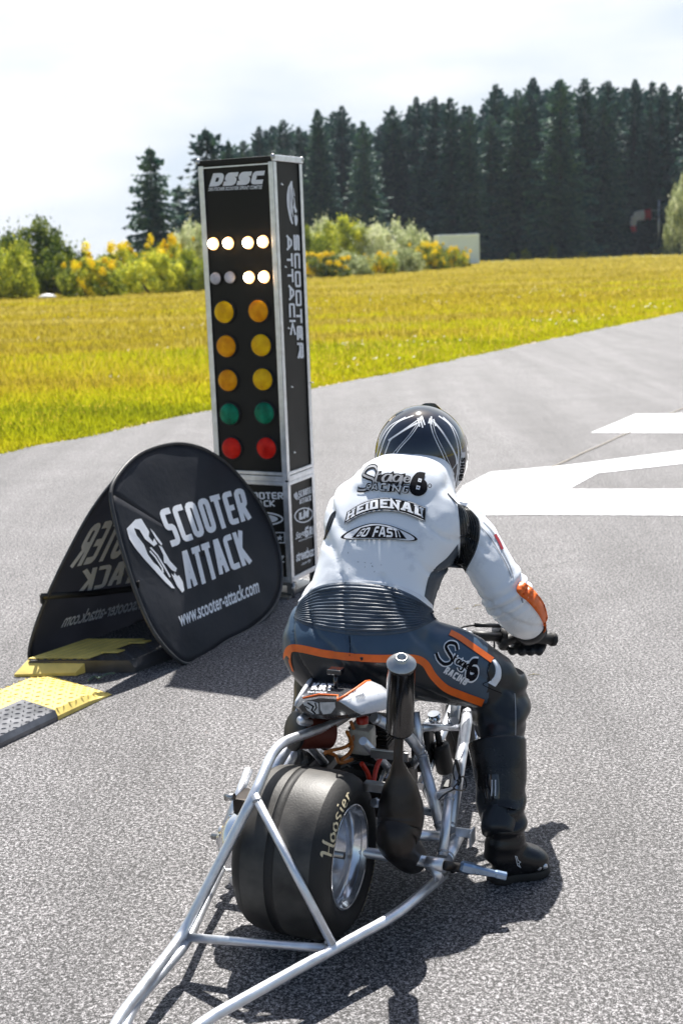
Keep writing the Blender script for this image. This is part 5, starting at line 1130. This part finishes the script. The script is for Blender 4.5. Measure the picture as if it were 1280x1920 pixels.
b1 = N(t, 'ShaderNodeBump'); b1.inputs['Strength'].default_value = .3; b1.inputs['Distance'].default_value = .001; L(n2.outputs[0], b1.inputs['Height'])
b2 = N(t, 'ShaderNodeBump'); b2.inputs['Strength'].default_value = .45; b2.inputs['Distance'].default_value = .006; L(n3.outputs[0], b2.inputs['Height']); L(b1.outputs[0], b2.inputs['Normal']); L(b2.outputs[0], b.inputs['Normal'])
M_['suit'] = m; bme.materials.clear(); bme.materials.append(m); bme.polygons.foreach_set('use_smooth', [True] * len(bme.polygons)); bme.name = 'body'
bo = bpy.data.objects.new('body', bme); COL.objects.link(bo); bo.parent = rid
bh = surf_hit([bo], None)
# panels sewn on the suit
def ribbed(name, left, right, nu, nv_, ribs, along, m, base=.003, amp=.003, parent=rid):
    Lc = sm(left, max(1, nu // (len(left) - 1))); Rc = sm(right, max(1, nu // (len(right) - 1))); n_ = min(len(Lc), len(Rc)); mb = MB(); P = []
    for i in range(n_):
        row = []
        for j in range(nv_ + 1):
            v = j / nv_; p = Lc[i * (len(Lc) - 1) // (n_ - 1)].lerp(Rc[i * (len(Rc) - 1) // (n_ - 1)], v); u = i / (n_ - 1); e = min(1, min(v, 1 - v) * 10, min(u, 1 - u) * 10)
            ph = v if along == 'v' else u; o_ = base * (.2 + .8 * e) + (amp * (abs(math.sin(math.pi * ph * ribs)) - .4) * e if ribs else 0)
            row.append(bh(p.x, p.y, o_))
        P.append(row)
    mb.grid(P); return mb.build(name, m, parent)
# kidney belt: top edge -> bottom edge
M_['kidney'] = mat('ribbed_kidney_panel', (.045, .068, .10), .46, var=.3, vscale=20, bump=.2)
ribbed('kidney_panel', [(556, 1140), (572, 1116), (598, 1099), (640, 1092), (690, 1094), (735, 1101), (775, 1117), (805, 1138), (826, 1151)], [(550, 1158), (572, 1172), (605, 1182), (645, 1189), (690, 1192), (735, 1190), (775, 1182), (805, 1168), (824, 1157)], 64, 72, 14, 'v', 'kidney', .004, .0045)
M_['shoulder'] = mat('ribbed_shoulder_panel', (.016, .018, .02), .26, var=.3, vscale=20)
ribbed('shoulder_panel', [(857, 944), (861, 980), (862, 1010), (861, 1040), (855, 1073)], [(876, 950), (897, 974), (899, 1002), (890, 1037), (868, 1078)], 32, 60, 8, 'v', 'shoulder', .003, .0050)
ribbed('side_panel', [(858, 1020), (838, 1045), (818, 1062), (803, 1082), (795, 1118)], [(862, 1076), (848, 1078), (834, 1084), (826, 1108), (818, 1142)], 28, 16, 0, 'v', 'stretch', .002)
ribbed('shoulder_panel', [(629, 957), (620, 965), (612, 985), (609, 1003), (606, 1012)], [(630, 960), (628, 968), (622, 984), (616, 998), (609, 1012)], 16, 20, 3, 'v', 'shoulder', .002, .002)
def stripe(name, pts, w, m, off=.0025, parent=rid, step=4):
    mb = MB(); q = sm(pts, 6); line_px(mb, [(p.x, p.y) for p in q], w, bh, off, 0, False, step); return mb.build(name, m, parent)
stripe('orange_stripe', [(545, 1262), (540, 1245), (539, 1228), (546, 1216), (568, 1217), (610, 1226), (660, 1232), (715, 1235), (770, 1234), (795, 1243), (812, 1268), (835, 1290), (865, 1303), (905, 1318)], 14, 'orange')
stripe('orange_stripe', [(843, 1186), (862, 1196), (885, 1212), (905, 1226), (922, 1238)], 11, 'orange')
ribbed('white_knee_band', [(921, 1238), (928, 1252), (926, 1268), (914, 1280)], [(928, 1236), (938, 1252), (938, 1272), (928, 1288)], 14, 8, 0, 'v', 'pwhite', .0025)
ribbed('forearm_panel', [(972, 1092), (968, 1110), (990, 1130), (1008, 1152), (1018, 1172), (1022, 1194)], [(978, 1090), (994, 1100), (1010, 1118), (1022, 1140), (1028, 1165), (1028, 1192)], 40, 14, 0, 'v', 'orange', .008)
stripe('arm_seam', [(898, 985), (918, 1008), (935, 1035), (950, 1062), (958, 1085)], 1.6, 'pgrey', .0012)
stripe('arm_seam', [(905, 978), (925, 1000), (940, 1030), (955, 1060), (962, 1084)], 1.4, 'pgrey', .0012)
stripe('seat_seam', [(655, 1192), (656, 1210), (655, 1230)], 1.4, 'pblack', .0015); stripe('thigh_seam', [(920, 1240), (913, 1258), (916, 1276), (905, 1284), (940, 1300)], 1.3, 'pblack', .0015); stripe('leg_seam', [(964, 1300), (966, 1340), (965, 1390), (962, 1430)], 1.5, 'pgrey', .0012)
0 and ribbed('underarm_panel', [(895, 1118), (905, 1130), (920, 1142), (938, 1166)], [(900, 1119), (914, 1128), (928, 1144), (942, 1170)], 14, 6, 0, 'v', 'pblack', .002)
stripe('red_mark', [(927, 1002), (934, 1014), (941, 1030)], 5, mat('dark_red_leather', (.35, .02, .03), .5), .002)
mb = MB(); P_ = sm([(1003, 1116), (1000, 1122), (1006, 1133), (1016, 1140), (1017, 1134), (1010, 1122)], 4, True); line_px(mb, [(p.x, p.y) for p in P_], 2.2, bh, .005, 0, True); P_ = sm([(1006, 1122), (1008, 1130), (1013, 1134)], 4); line_px(mb, [(p.x, p.y) for p in P_], 1.6, bh, .005); mb.build('forearm_patch', 'pwhite', rid)
# black piping round the white torso panel, collar seam
stripe('piping', [(856, 945), (850, 938), (838, 925)], 2, 'pblack', .002)
stripe('waist_piping', [(560, 1128), (598, 1095), (640, 1088), (690, 1090), (738, 1097), (780, 1113), (797, 1126)], 2.2, 'pwhite', .004)
# back lettering ----------------------------------------------------
def arcq(pts):   # v=0 baseline curve, v=1 top curve
    B_, T2 = pts; Bc = sm(B_, 12); Tc = sm(T2, 12)
    def f(u, v):
        def at_(C): k = max(0, min(len(C) - 1.0001, u * (len(C) - 1))); i = int(k); return C[i].lerp(C[i + 1], k - i)
        return at_(Bc).lerp(at_(Tc), v)
    return f
hb_ = arcq(([(646, 984), (680, 966), (718, 959), (758, 964), (797, 980)], [(651, 960), (682, 942), (718, 934), (760, 939), (797, 952)]))
def patch(f, nu, nv_, off, mi, mb, u0=0, u1=1, v0=0, v1=1): mb.grid([[bh(*tuple(f(u0 + (u1 - u0) * i / nu, v0 + (v1 - v0) * j / nv_))[:2], off) for j in range(nv_ + 1)] for i in range(nu + 1)], mi)
mb = MB(); patch(hb_, 90, 14, .0055, 0, mb); pt_ = mb.build('back_patch', 'pblack', rid)
mb = MB(); decal(mb, densify(block('HEIDENAU', .22, .16, serif=.8, rnd=.0), .04), lambda u, v: hb_(.04 + .92 * u, .18 + .66 * v), bh, .0074)
for vv in (.05, .95): q = [hb_(k / 30, vv) for k in range(31)]; line_px(mb, [(p.x, p.y) for p in q], .9, bh, .0070)
mb.build('lettering', 'pwhite', pt_)
ov = sm([(640, 1010), (655, 996), (685, 984), (708, 982), (735, 987), (765, 999), (782, 1011), (770, 1015), (730, 1012), (680, 1012)], 5, True)
mb = MB(); oc = sum(ov, Vector((0, 0, 0)) if len(ov[0]) == 3 else Vector((0, 0))) / len(ov)
def ovp(scale, off, mi, mb):
    R = 6; rings = [[bh(*tuple(oc.lerp(p, scale * k / R))[:2], off) for p in ov] for k in range(1, R + 1)]; rings = [r + [r[0]] for r in rings]; mb.grid(rings, mi); n0 = len(ov)
    mb.add([bh(oc.x, oc.y, off)] + rings[0][:-1], [(0, i + 1, (i + 1) % n0 + 1) for i in range(n0)], mi)
ovp(1, .0045, 0, mb); go = mb.build('back_patch', 'pblack', rid)
mb = MB(); ovp(.92, .0054, 0, mb); mb.build('patch_field', 'pwhite', go)
mb = MB(); q = arcq(([(652, 1009), (710, 1010), (765, 1011)], [(672, 992), (708, 986), (752, 996)])); patch(q, 40, 8, .0064, 0, mb, .1, .95); mb.build('patch_band', 'pblack', go)
mb = MB(); decal(mb, densify(block('GO FAST!', .2, .12, shear=.05, wide=1.2), .06), arcq(([(668, 1007), (710, 1008), (752, 1009)], [(679, 993), (710, 988), (745, 994)])), bh, .0076); mb.build('lettering', 'pwhite', go)
# script word with outline
def grow(layers_fn, t): return layers_fn(t)
def word(q, hit, t1, t2, mA, mB, name, parent, off=.0016, text='Stage', widths=(.5, .26, .30, .30, .26)):
    mb = MB(); decal(mb, densify(script_layers(text, t1, widths, -.02), .2), q, hit, off, dlay=.00005); o = mb.build(name, mA, parent)
    mb = MB(); decal(mb, densify(script_layers(text, t2, widths, -.02), .2), q, hit, off + .0010, dlay=.00005); mb.build('inlay', mB, o); return o
word(arcq(([(700, 905), (735, 904), (768, 906)], [(704, 884), (738, 883), (770, 890)])), bh, .26, .09, 'pblack', 'pgrey', 'back_script', rid, .0024, 'tage', (.34, .36, .38, .34))
word(arcq(([(670, 918), (684, 915), (700, 912)], [(680, 882), (692, 878), (708, 878)])), bh, .24, .10, 'pblack', 'pgrey', 'back_script', rid, .0024, 'S', (1.0,))
mb = MB(); decal(mb, densify(block('RACING', .32, .10, rnd=.1, wide=1.25), .08), arcq(([(683, 921), (720, 922), (765, 926)], [(688, 906), (722, 905), (768, 911)])), bh, .0022); rc = mb.build('lettering', 'pblack', rid)
mb = MB(); decal(mb, densify(block('RACING', .15, .27, rnd=.1, wide=1.22), .08), arcq(([(685, 919), (720, 920), (763, 924)], [(690, 908), (722, 907), (767, 913)])), bh, .0034); mb.build('inlay', 'pwhite', rc)
six = lambda cx, cy, w, h, rot: (lambda u, v: (cx + (u - .5) * w * math.cos(rot) - (.5 - v) * h * math.sin(rot) * 1., cy + (u - .5) * w * math.sin(rot) + (.5 - v) * h * math.cos(rot)))
mb = MB(); decal(mb, densify([strip([(p.x, p.y) for p in sm([(.75, .9), (.35, .85), (.2, .5), (.25, .15), (.6, .08), (.85, .25), (.75, .5), (.35, .48)], 5)], .52)], .1), six(785, 907, 28, 34, .25), bh, .0022, dlay=0); s6 = mb.build('number_six', 'pblack', rid)
mb = MB(); decal(mb, densify([strip([(.42, .62), (.42, .74), (.58, .74), (.58, .62)], .07, True), strip([(.42, .2), (.42, .34), (.60, .34), (.60, .2)], .07, True)], .1), six(785, 907, 28, 34, .25), bh, .0034, dlay=0); mb.build('inlay', 'pwhite', s6)
mb = MB(); oval(mb, 805, 911, 3, 3.5, 0, bh, .002, 1.2, 12); mb.build('lettering', 'pblack', rid)
# thigh lettering
def tq(x, y, w, h, r=.5): return lambda u, v: Vector((x + w * u * math.cos(r) + h * v * math.sin(r) * .8, y + w * u * math.sin(r) - h * v * math.cos(r)))
word(tq(819, 1234, 28, 38), bh, .30, .16, 'pwhite', 'pblack', 'thigh_script', rid, .0022, 'S', (1.0,))
word(tq(845, 1240, 36, 17), bh, .34, .12, 'pwhite', 'pblack', 'thigh_script', rid, .0022, 'tage', (.34, .36, .38, .34))
mb = MB(); decal(mb, densify([strip([(p.x, p.y) for p in sm([(.75, .92), (.35, .85), (.2, .5), (.25, .15), (.6, .08), (.85, .25), (.75, .5), (.35, .48)], 5)], .50)], .1), six(885, 1255, 23, 38, .25), bh, .0020, dlay=0); s6 = mb.build('number_six', 'pwhite', rid)
mb = MB(); decal(mb, densify([strip([(p.x, p.y) for p in sm([(.75, .92), (.35, .85), (.2, .5), (.25, .15), (.6, .08), (.85, .25), (.75, .5), (.35, .48)], 5)], .30)], .1), six(885, 1255, 23, 38, .25), bh, .0034, dlay=0); mb.build('inlay', 'pblack', s6)
mb = MB(); decal(mb, densify(block('RACING', .26, .12, rnd=.1), .12), [(838, 1249), (879, 1274), (871, 1285), (830, 1261)], bh, .0022); mb.build('lettering', 'pwhite', rid)
# stains on the white back
M_['scuff'] = mat('scuff_mark', (.30, .31, .34), .6, var=.3)
mb = MB()
for i in range(9):
    x = random.gauss(690, 22); y = random.gauss(1056, 12); a = random.uniform(0, 3); line_px(mb, [(x, y), (x + 3 * math.cos(a), y + 3 * math.sin(a))], random.uniform(.6, 1.6), bh, .0009)
line_px(mb, [(977, 1122), (979, 1130)], 3, bh, .001); mb.build('scuffs', 'scuff', rid)

# helmet -------------------------------------------------------------
hc = S(790, 853, .045) ; hax = (BU * .78 - UP * .10 + BR * .05).normalized()          # facing direction, looking ahead and slightly down
hx = BR - hax * BR.dot(hax); hx.normalize(); hz = hx.cross(hax).normalized()
if hz.z < 0: hz = -hz
def hp(th, ph, k=1.):   # th: 0 top .. pi bottom, ph: 0 = front
    x = math.sin(th) * math.sin(ph); y = math.sin(th) * math.cos(ph); zz = math.cos(th)
    a = .134; b = .160; c = .146 if zz > 0 else .165
    tp = 1 - .16 * max(0, -zz) ** 2
    bk_ = 1.0 if y > 0 else .97
    return hc + (hx * x * a * tp + hax * y * b * bk_ * tp + hz * zz * c) * k
mb = MB(); nT, nP = 40, 72; P = [[hp(.0005 + 2.32 * i / nT, 2 * math.pi * j / nP) for j in range(nP + 1)] for i in range(nT + 1)]; mb.grid(P)
M_['helm'] = mat('helmet_lacquer', (.006, .010, .022), .06, coat=1, spec=.6, var=.3, vscale=5)
hel = mb.build('helmet', 'helm', rid, recalc=False)
mb = MB(); mb.tube([hp(2.32, 2 * math.pi * j / 60) for j in range(61)], .007, n=8, cap=False); mb.build('helmet_rim', 'rubber', hel)
mb = MB(); mb.grid([[hp(1.15 + .62 * i / 10, -1.05 + 2.1 * j / 30, 1.012) for j in range(31)] for i in range(11)]); mb.build('visor', 'gloss', hel)
mb = MB(); P = []
for i in range(9):
    v = -1 + i / 4; a0 = v * .42; r = [hp(.62, a0, 1.0), hp(.40, a0 * 1.3, 1.0), hp(.40, a0 * 1.3, 1.0) + hz * .018 * (1 - abs(v) ** 4 * .5), hp(.66, a0, 1.0) + hz * .022 * (1 - abs(v) ** 4 * .5)]; P.append(r + [r[0]])
mb.grid(P, smooth=False); mb.build('air_vent', 'gloss', hel)
hh = surf_hit([hel], None)
mb = MB()
def hl(pts, w, o_=.0008): q = sm(pts, 6); line_px(mb, [(p.x, p.y) for p in q], w, hh, o_, 0, False, 3)
for pts, w in (([(790, 783), (765, 800), (735, 822), (726, 838), (718, 862)], 1.6), ([(788, 790), (772, 815), (750, 840), (735, 862)], 1.5), ([(786, 788), (768, 814), (747, 838), (730, 858)], 1.0), ([(805, 788), (812, 815), (828, 850), (848, 895)], 1.6), ([(809, 786), (817, 815), (833, 848), (851, 890)], 1.0),
               ([(812, 790), (830, 812), (852, 850), (856, 870)], 3.0), ([(782, 793), (755, 808), (728, 826)], 3.0), ([(775, 779), (745, 792), (725, 815), (712, 850), (709, 862)], 1.8), ([(822, 780), (845, 800), (858, 840), (857, 880), (850, 920)], 2.0), ([(830, 782), (852, 806), (864, 845), (862, 885), (855, 922)], 1.6), ([(760, 782), (730, 800), (712, 830), (705, 858)], 1.4),
               ([(848, 880), (856, 868)], 1.2)): hl(pts, w)
for x0, y0, x1, y1 in ((787, 782, 792, 802), (790, 780, 796, 797), (783, 784, 786, 800), (808, 781, 808, 796), (806, 784, 803, 794), (812, 786, 816, 799)): line_px(mb, [(x0, y0), (x1, y1)], 2.6, hh, .001, 0, False, 3)
mb.build('helmet_lines', 'pwhite', hel)
mb = MB(); q = lambda u, v: Vector((866, 852)).lerp(Vector((862, 905)), u) + Vector((7, 0)) * (v - .5)
M_['silver'] = mat('silver_decal', (.62, .63, .66), .3)
mb.grid([[hh(*tuple(Vector((868, 848)).lerp(Vector((858, 918)), i / 20) + Vector((5.2 * (1 - .3 * abs(i / 10 - 1)), 0)) * (j / 4 - .5) * 2)[:2], .0010) for j in range(5)] for i in range(21)]); sl = mb.build('brand_strip', 'silver', hel)
mb = MB(); decal(mb, densify(block('SHOEI', .26, .1), .15), lambda u, v: (868 - 5.5 * u + (v - .5) * 8, 858 + 42 * u), hh, .0018); mb.build('lettering', 'pblack', sl)
mb = MB(); P = []   # neck roll of the helmet / collar
for i in range(13):
    a = math.pi + (-1.35 + 2.7 * i / 12); P.append([hp(2.05, a, 1.012), hp(2.20, a, 1.02), hp(2.32, a, 1.0), hp(2.45, a, .93)])
mb.grid(P); mb.build('neck_roll', 'rubber', hel)
# speed hump collar
st = [(W(.655, .035, .99), .10, .03, BR), (W(.70, .042, 1.025), .105, .04, BR), (W(.745, .045, 1.045), .098, .04, BR), (W(.785, .047, 1.052), .080, .03, BR)]

# hands: gloves closed on the grip ----------------------------------
def skin_hand(name, bones, parent):
    """bones: list of chains [(point, radius)...]; first chain is the palm"""
    vs = []; es = []; rs_ = []
    for ch in bones:
        o = len(vs)
        for p, r in ch: vs.append(p - parent_loc(parent)); rs_.append(r)
        es += [(o + i, o + i + 1) for i in range(len(ch) - 1)]
    o_ = None
    for ci, ch in enumerate(bones):
        pass
    me = bpy.data.meshes.new(name); mbx = MB()
    for ch in bones:
        P = sm([p for p, r in ch], 4); n_ = len(ch); R = []
        for k in range(len(P)):
            t_ = k / (len(P) - 1) * (n_ - 1); i = min(n_ - 2, int(t_)); R.append(ch[i][1] * (1 - (t_ - i)) + ch[i + 1][1] * (t_ - i))
        mbx.tube([P[0] - (P[1] - P[0]) * .3] + P + [P[-1] + (P[-1] - P[-2]).normalized() * R[-1] * .5], [R[0] * .6] + R + [R[-1] * .55], n=12)
    return mbx
def glove(sgn):
    g = (lambda p: p) if sgn > 0 else (lambda p: mirr(p, -.04))
    gd = hd.normalized(); palm = HB(.72); fwd = (BU * .8 - UP * .35).normalized(); upw = UP
    wr = RA[-1][0]; bones = []
    bones.append([(g(wr - (RA[-1][0] - RA[-2][0]).normalized() * .035), .044), (g(wr), .040), (g(palm.lerp(wr, .5) + UP * .012), .038), (g(palm + UP * .014 - BU * .01), .036)])
    for k, (dt, ln) in enumerate(((-.135, 1.0), (-.045, 1.08), (.045, 1.0), (.13, .85))):
        kn_ = palm + gd * (dt * hd.length) + UP * .026 + BU * .012; c_ = HB(.72 + dt)
        bones.append([(g(palm + gd * dt * hd.length * .8 + UP * .022 - BU * .022), .015), (g(kn_), .0165), (g(c_ + BU * .036 * ln + UP * .006), .0155), (g(c_ + BU * .034 * ln - UP * .026), .0145), (g(c_ + BU * .004 - UP * .040 * ln), .0135), (g(c_ - BU * .022 - UP * .036), .0125)])
    bones.append([(g(palm - gd * .05 + UP * .004 - BU * .018), .018), (g(palm - gd * .075 - UP * .006 - BU * .026), .0155), (g(palm - gd * .09 - UP * .024 - BU * .010), .014), (g(palm - gd * .085 - UP * .034 + BU * .012), .0115)])
    mbx = skin_hand('glove', bones, rid); me = remesh(mbx, .0035, 4)
    me.transform(Matrix.Translation(-parent_loc(rid))); me.materials.clear(); me.materials.append(M_['glove']); me.polygons.foreach_set('use_smooth', [True] * len(me.polygons)); me.name = 'glove'
    o = bpy.data.objects.new('glove', me); COL.objects.link(o); o.parent = rid; return o
gr_ = glove(1); gl_ = glove(-1)
mb = MB(); kk = HB(.98) + UP * .03; mb.lathe(RA[-1][0] + (RA[-1][0] - RA[-2][0]).normalized() * -.006, (RA[-1][0] - RA[-2][0]).normalized(), [(-.022, .047), (-.02, .050), (0, .048), (.014, .046), (.016, .043)], n=28); mb.build('cuff_strap', 'glove', gr_)
# boots ---------------------------------------------------------------
def boot(ank, heel, toe, top, name='boot'):
    mbx = MB(); fd_ = (toe - heel); fd_.z = 0; L_ = fd_.length; fd_.normalize(); sd_ = Vector((fd_.y, -fd_.x, 0)); fs_ = .88
    loft(mbx, dens([(heel + Vector((0, 0, .045)) - fd_ * .0, .026, .030, sd_), (heel + fd_ * (.03 * KF) + Vector((0, 0, .055)), .038, .050, sd_), (heel + fd_ * (.10 * KF) + Vector((0, 0, .058)), .042, .052, sd_), (heel + fd_ * (.14 * KF) + Vector((0, 0, .050)), .047, .042, sd_), (heel + fd_ * (.19 * KF) + Vector((0, 0, .042)), .050, .034, sd_), (heel + fd_ * (.23 * KF) + Vector((0, 0, .036)), .042, .026, sd_), (heel + fd_ * (.25 * KF) + Vector((0, 0, .034)), .026, .018, sd_)], 4), sq=2.4)
    ax_ = (top - ank); loft(mbx, dens([(heel + fd_ * (.055 * KF) + Vector((0, 0, .06)), .042, .055, sd_), (ank, .046, .052, sd_), (ank + ax_ * .25, .052, .058, sd_), (ank + ax_ * .55, .063, .068, sd_), (ank + ax_ * .8, .071, .075, sd_), (top, .074, .078, sd_)], 4), sq=2.2)
    me = remesh(mbx, .006, 5); n_ = len(me.vertices); c = np.empty(n_ * 3); me.vertices.foreach_get('co', c); c = c.reshape(-1, 3); nn = np.empty(n_ * 3); me.vertices.foreach_get('normal', nn); nn = nn.reshape(-1, 3)
    w = np.zeros(n_)
    for i in range(n_):
        p = Vector(c[i]); w[i] = .0025 * noise.noise(p * 18)
        w[i] += .0050 * math.sin(p.z / .024 * math.pi + 1.2 * noise.noise(p * 8)) * math.exp(-((p.z - .165) / .055) ** 2)
    c = c + nn * w[:, None]; c[:, 2] = np.maximum(c[:, 2], .018)
    me.vertices.foreach_set('co', (c - np.array(rid.location)).ravel().copy()); me.materials.clear(); me.materials.append(M_['bootm']); me.polygons.foreach_set('use_smooth', [True] * len(me.polygons)); me.name = name
    o = bpy.data.objects.new(name, me); COL.objects.link(o); o.parent = rid
    mb = MB(); out_ = []
    for t_, w_ in ((-.012, .012), (0, .030), (.03, .040), (.08, .036), (.14, .046), (.19, .050), (.23, .042), (.252, .026), (.26, .008)): out_.append((t_, w_))
    R_ = [heel + fd_ * t_ * KF + sd_ * w_ for t_, w_ in out_] + [heel + fd_ * t_ * KF - sd_ * w_ for t_, w_ in out_[::-1]]; R_ = sm(R_, 4, True)
    rows = [[Vector((p.x, p.y, z_)) for p in R_] for z_ in (.002, .006, .018, .022)]; cc_ = sum(R_, Vector()) / len(R_); rows = [[cc_ + (p - cc_) * k + Vector((0, 0, p.z - cc_.z)) * 0 for p in r] for r, k in zip(rows, (.97, 1, 1, .96))]
    for r, z_ in zip(rows, (.002, .006, .018, .023)):
        for p in r: p.z = z_
    mb.grid([r + [r[0]] for r in rows]); n0 = len(R_); mb.add(rows[0], [tuple(range(n0))]); mb.add(rows[-1], [tuple(range(n0))]); mb.build('sole', 'rubber', o)
    return o, fd_, sd_
KF = .64
M_['bootm'] = mat('boot_leather', (.008, .008, .009), .26, var=.3, vscale=9, bump=.35, bscale=200)
heel = G(918, 1650); toe = G(1012, 1632) ; hd_ = (toe - heel).normalized(); toe = heel + hd_ * .28
hd_ = (BU * .66 + BR * .75); hd_.normalize(); heel = G(921, 1652)
bt_, fd_, sd_ = boot(heel + hd_ * .045 + Vector((0, 0, .145)), heel, heel + hd_ * .28, W(.50, .355, .335))
hb2 = surf_hit([bt_], None)
mb = MB()
def rib2(left, right, n1_, n2_, off, hit=hb2):
    Lc = sm(left, n1_); Rc = sm(right, n1_); mb.grid([[hit(*tuple(a_.lerp(b_, j / n2_))[:2], off * min(1, .3 + 3 * min(j / n2_, 1 - j / n2_))) for j in range(n2_ + 1)] for a_, b_ in zip(Lc, Rc)])
rib2([(884, 1440), (886, 1470), (892, 1505)], [(975, 1440), (978, 1480), (974, 1520)], 8, 16, .008); mb.build('shin_guard', 'bootm', bt_)
mb = MB(); rib2([(903, 1452), (905, 1475), (908, 1497)], [(938, 1452), (940, 1475), (940, 1497)], 6, 8, .012); mb.build('calf_plate', 'gloss', bt_)
mb = MB(); line_px(mb, [(923, 1462), (923, 1492)], 1.7, hb2, .0135); line_px(mb, [(929, 1462), (929, 1492)], 1.7, hb2, .0135)
P_ = [(965, 1605), (968, 1606), (970, 1613), (975, 1616), (971, 1619), (975, 1626), (969, 1622), (967, 1612)]; line_px(mb, P_, 1.1, hb2, .002, 0, True, 2); mb.build('boot_marks', 'pwhite', bt_)
mb = MB(); tz = heel + fd_ * .228 * .64 + Vector((0, 0, .035)); tz = tz - fd_ * .02; mb.box(tz + sd_ * .036, fd_ * .016, sd_ * .008, UP * .010, bev=.004)
for k in (-.009, .009): mb.lathe(tz + sd_ * .042 + fd_ * k, sd_, [(0, .008), (.006, .007), (.007, .001)], n=12)
mb.build('toe_slider', 'alu', bt_)
KF = 1.
bl_, fd2, sd2 = boot(W(.53, -.23, .145), W(.48, -.235, 0), W(.76, -.245, 0), W(.585, -.217, .30))
# ------------------------------------------------------------ thin summer haze
mb = MB(); mb.box((0, 620, 17), Vector((1100, 0, 0)), Vector((0, 950, 0)), Vector((0, 0, 18.5)))
hm = bpy.data.materials.new('haze'); hm.use_nodes = True; t = hm.node_tree; t.nodes.clear(); pv_ = N(t, 'ShaderNodeVolumePrincipled'); pv_.inputs['Color'].default_value = (.80, .88, 1, 1); pv_.inputs['Density'].default_value = .00028
o_ = N(t, 'ShaderNodeOutputMaterial'); t.links.new(pv_.outputs[0], o_.inputs['Volume']); M_['haze'] = hm
tag(mb.build('haze', 'haze'), kind='stuff')
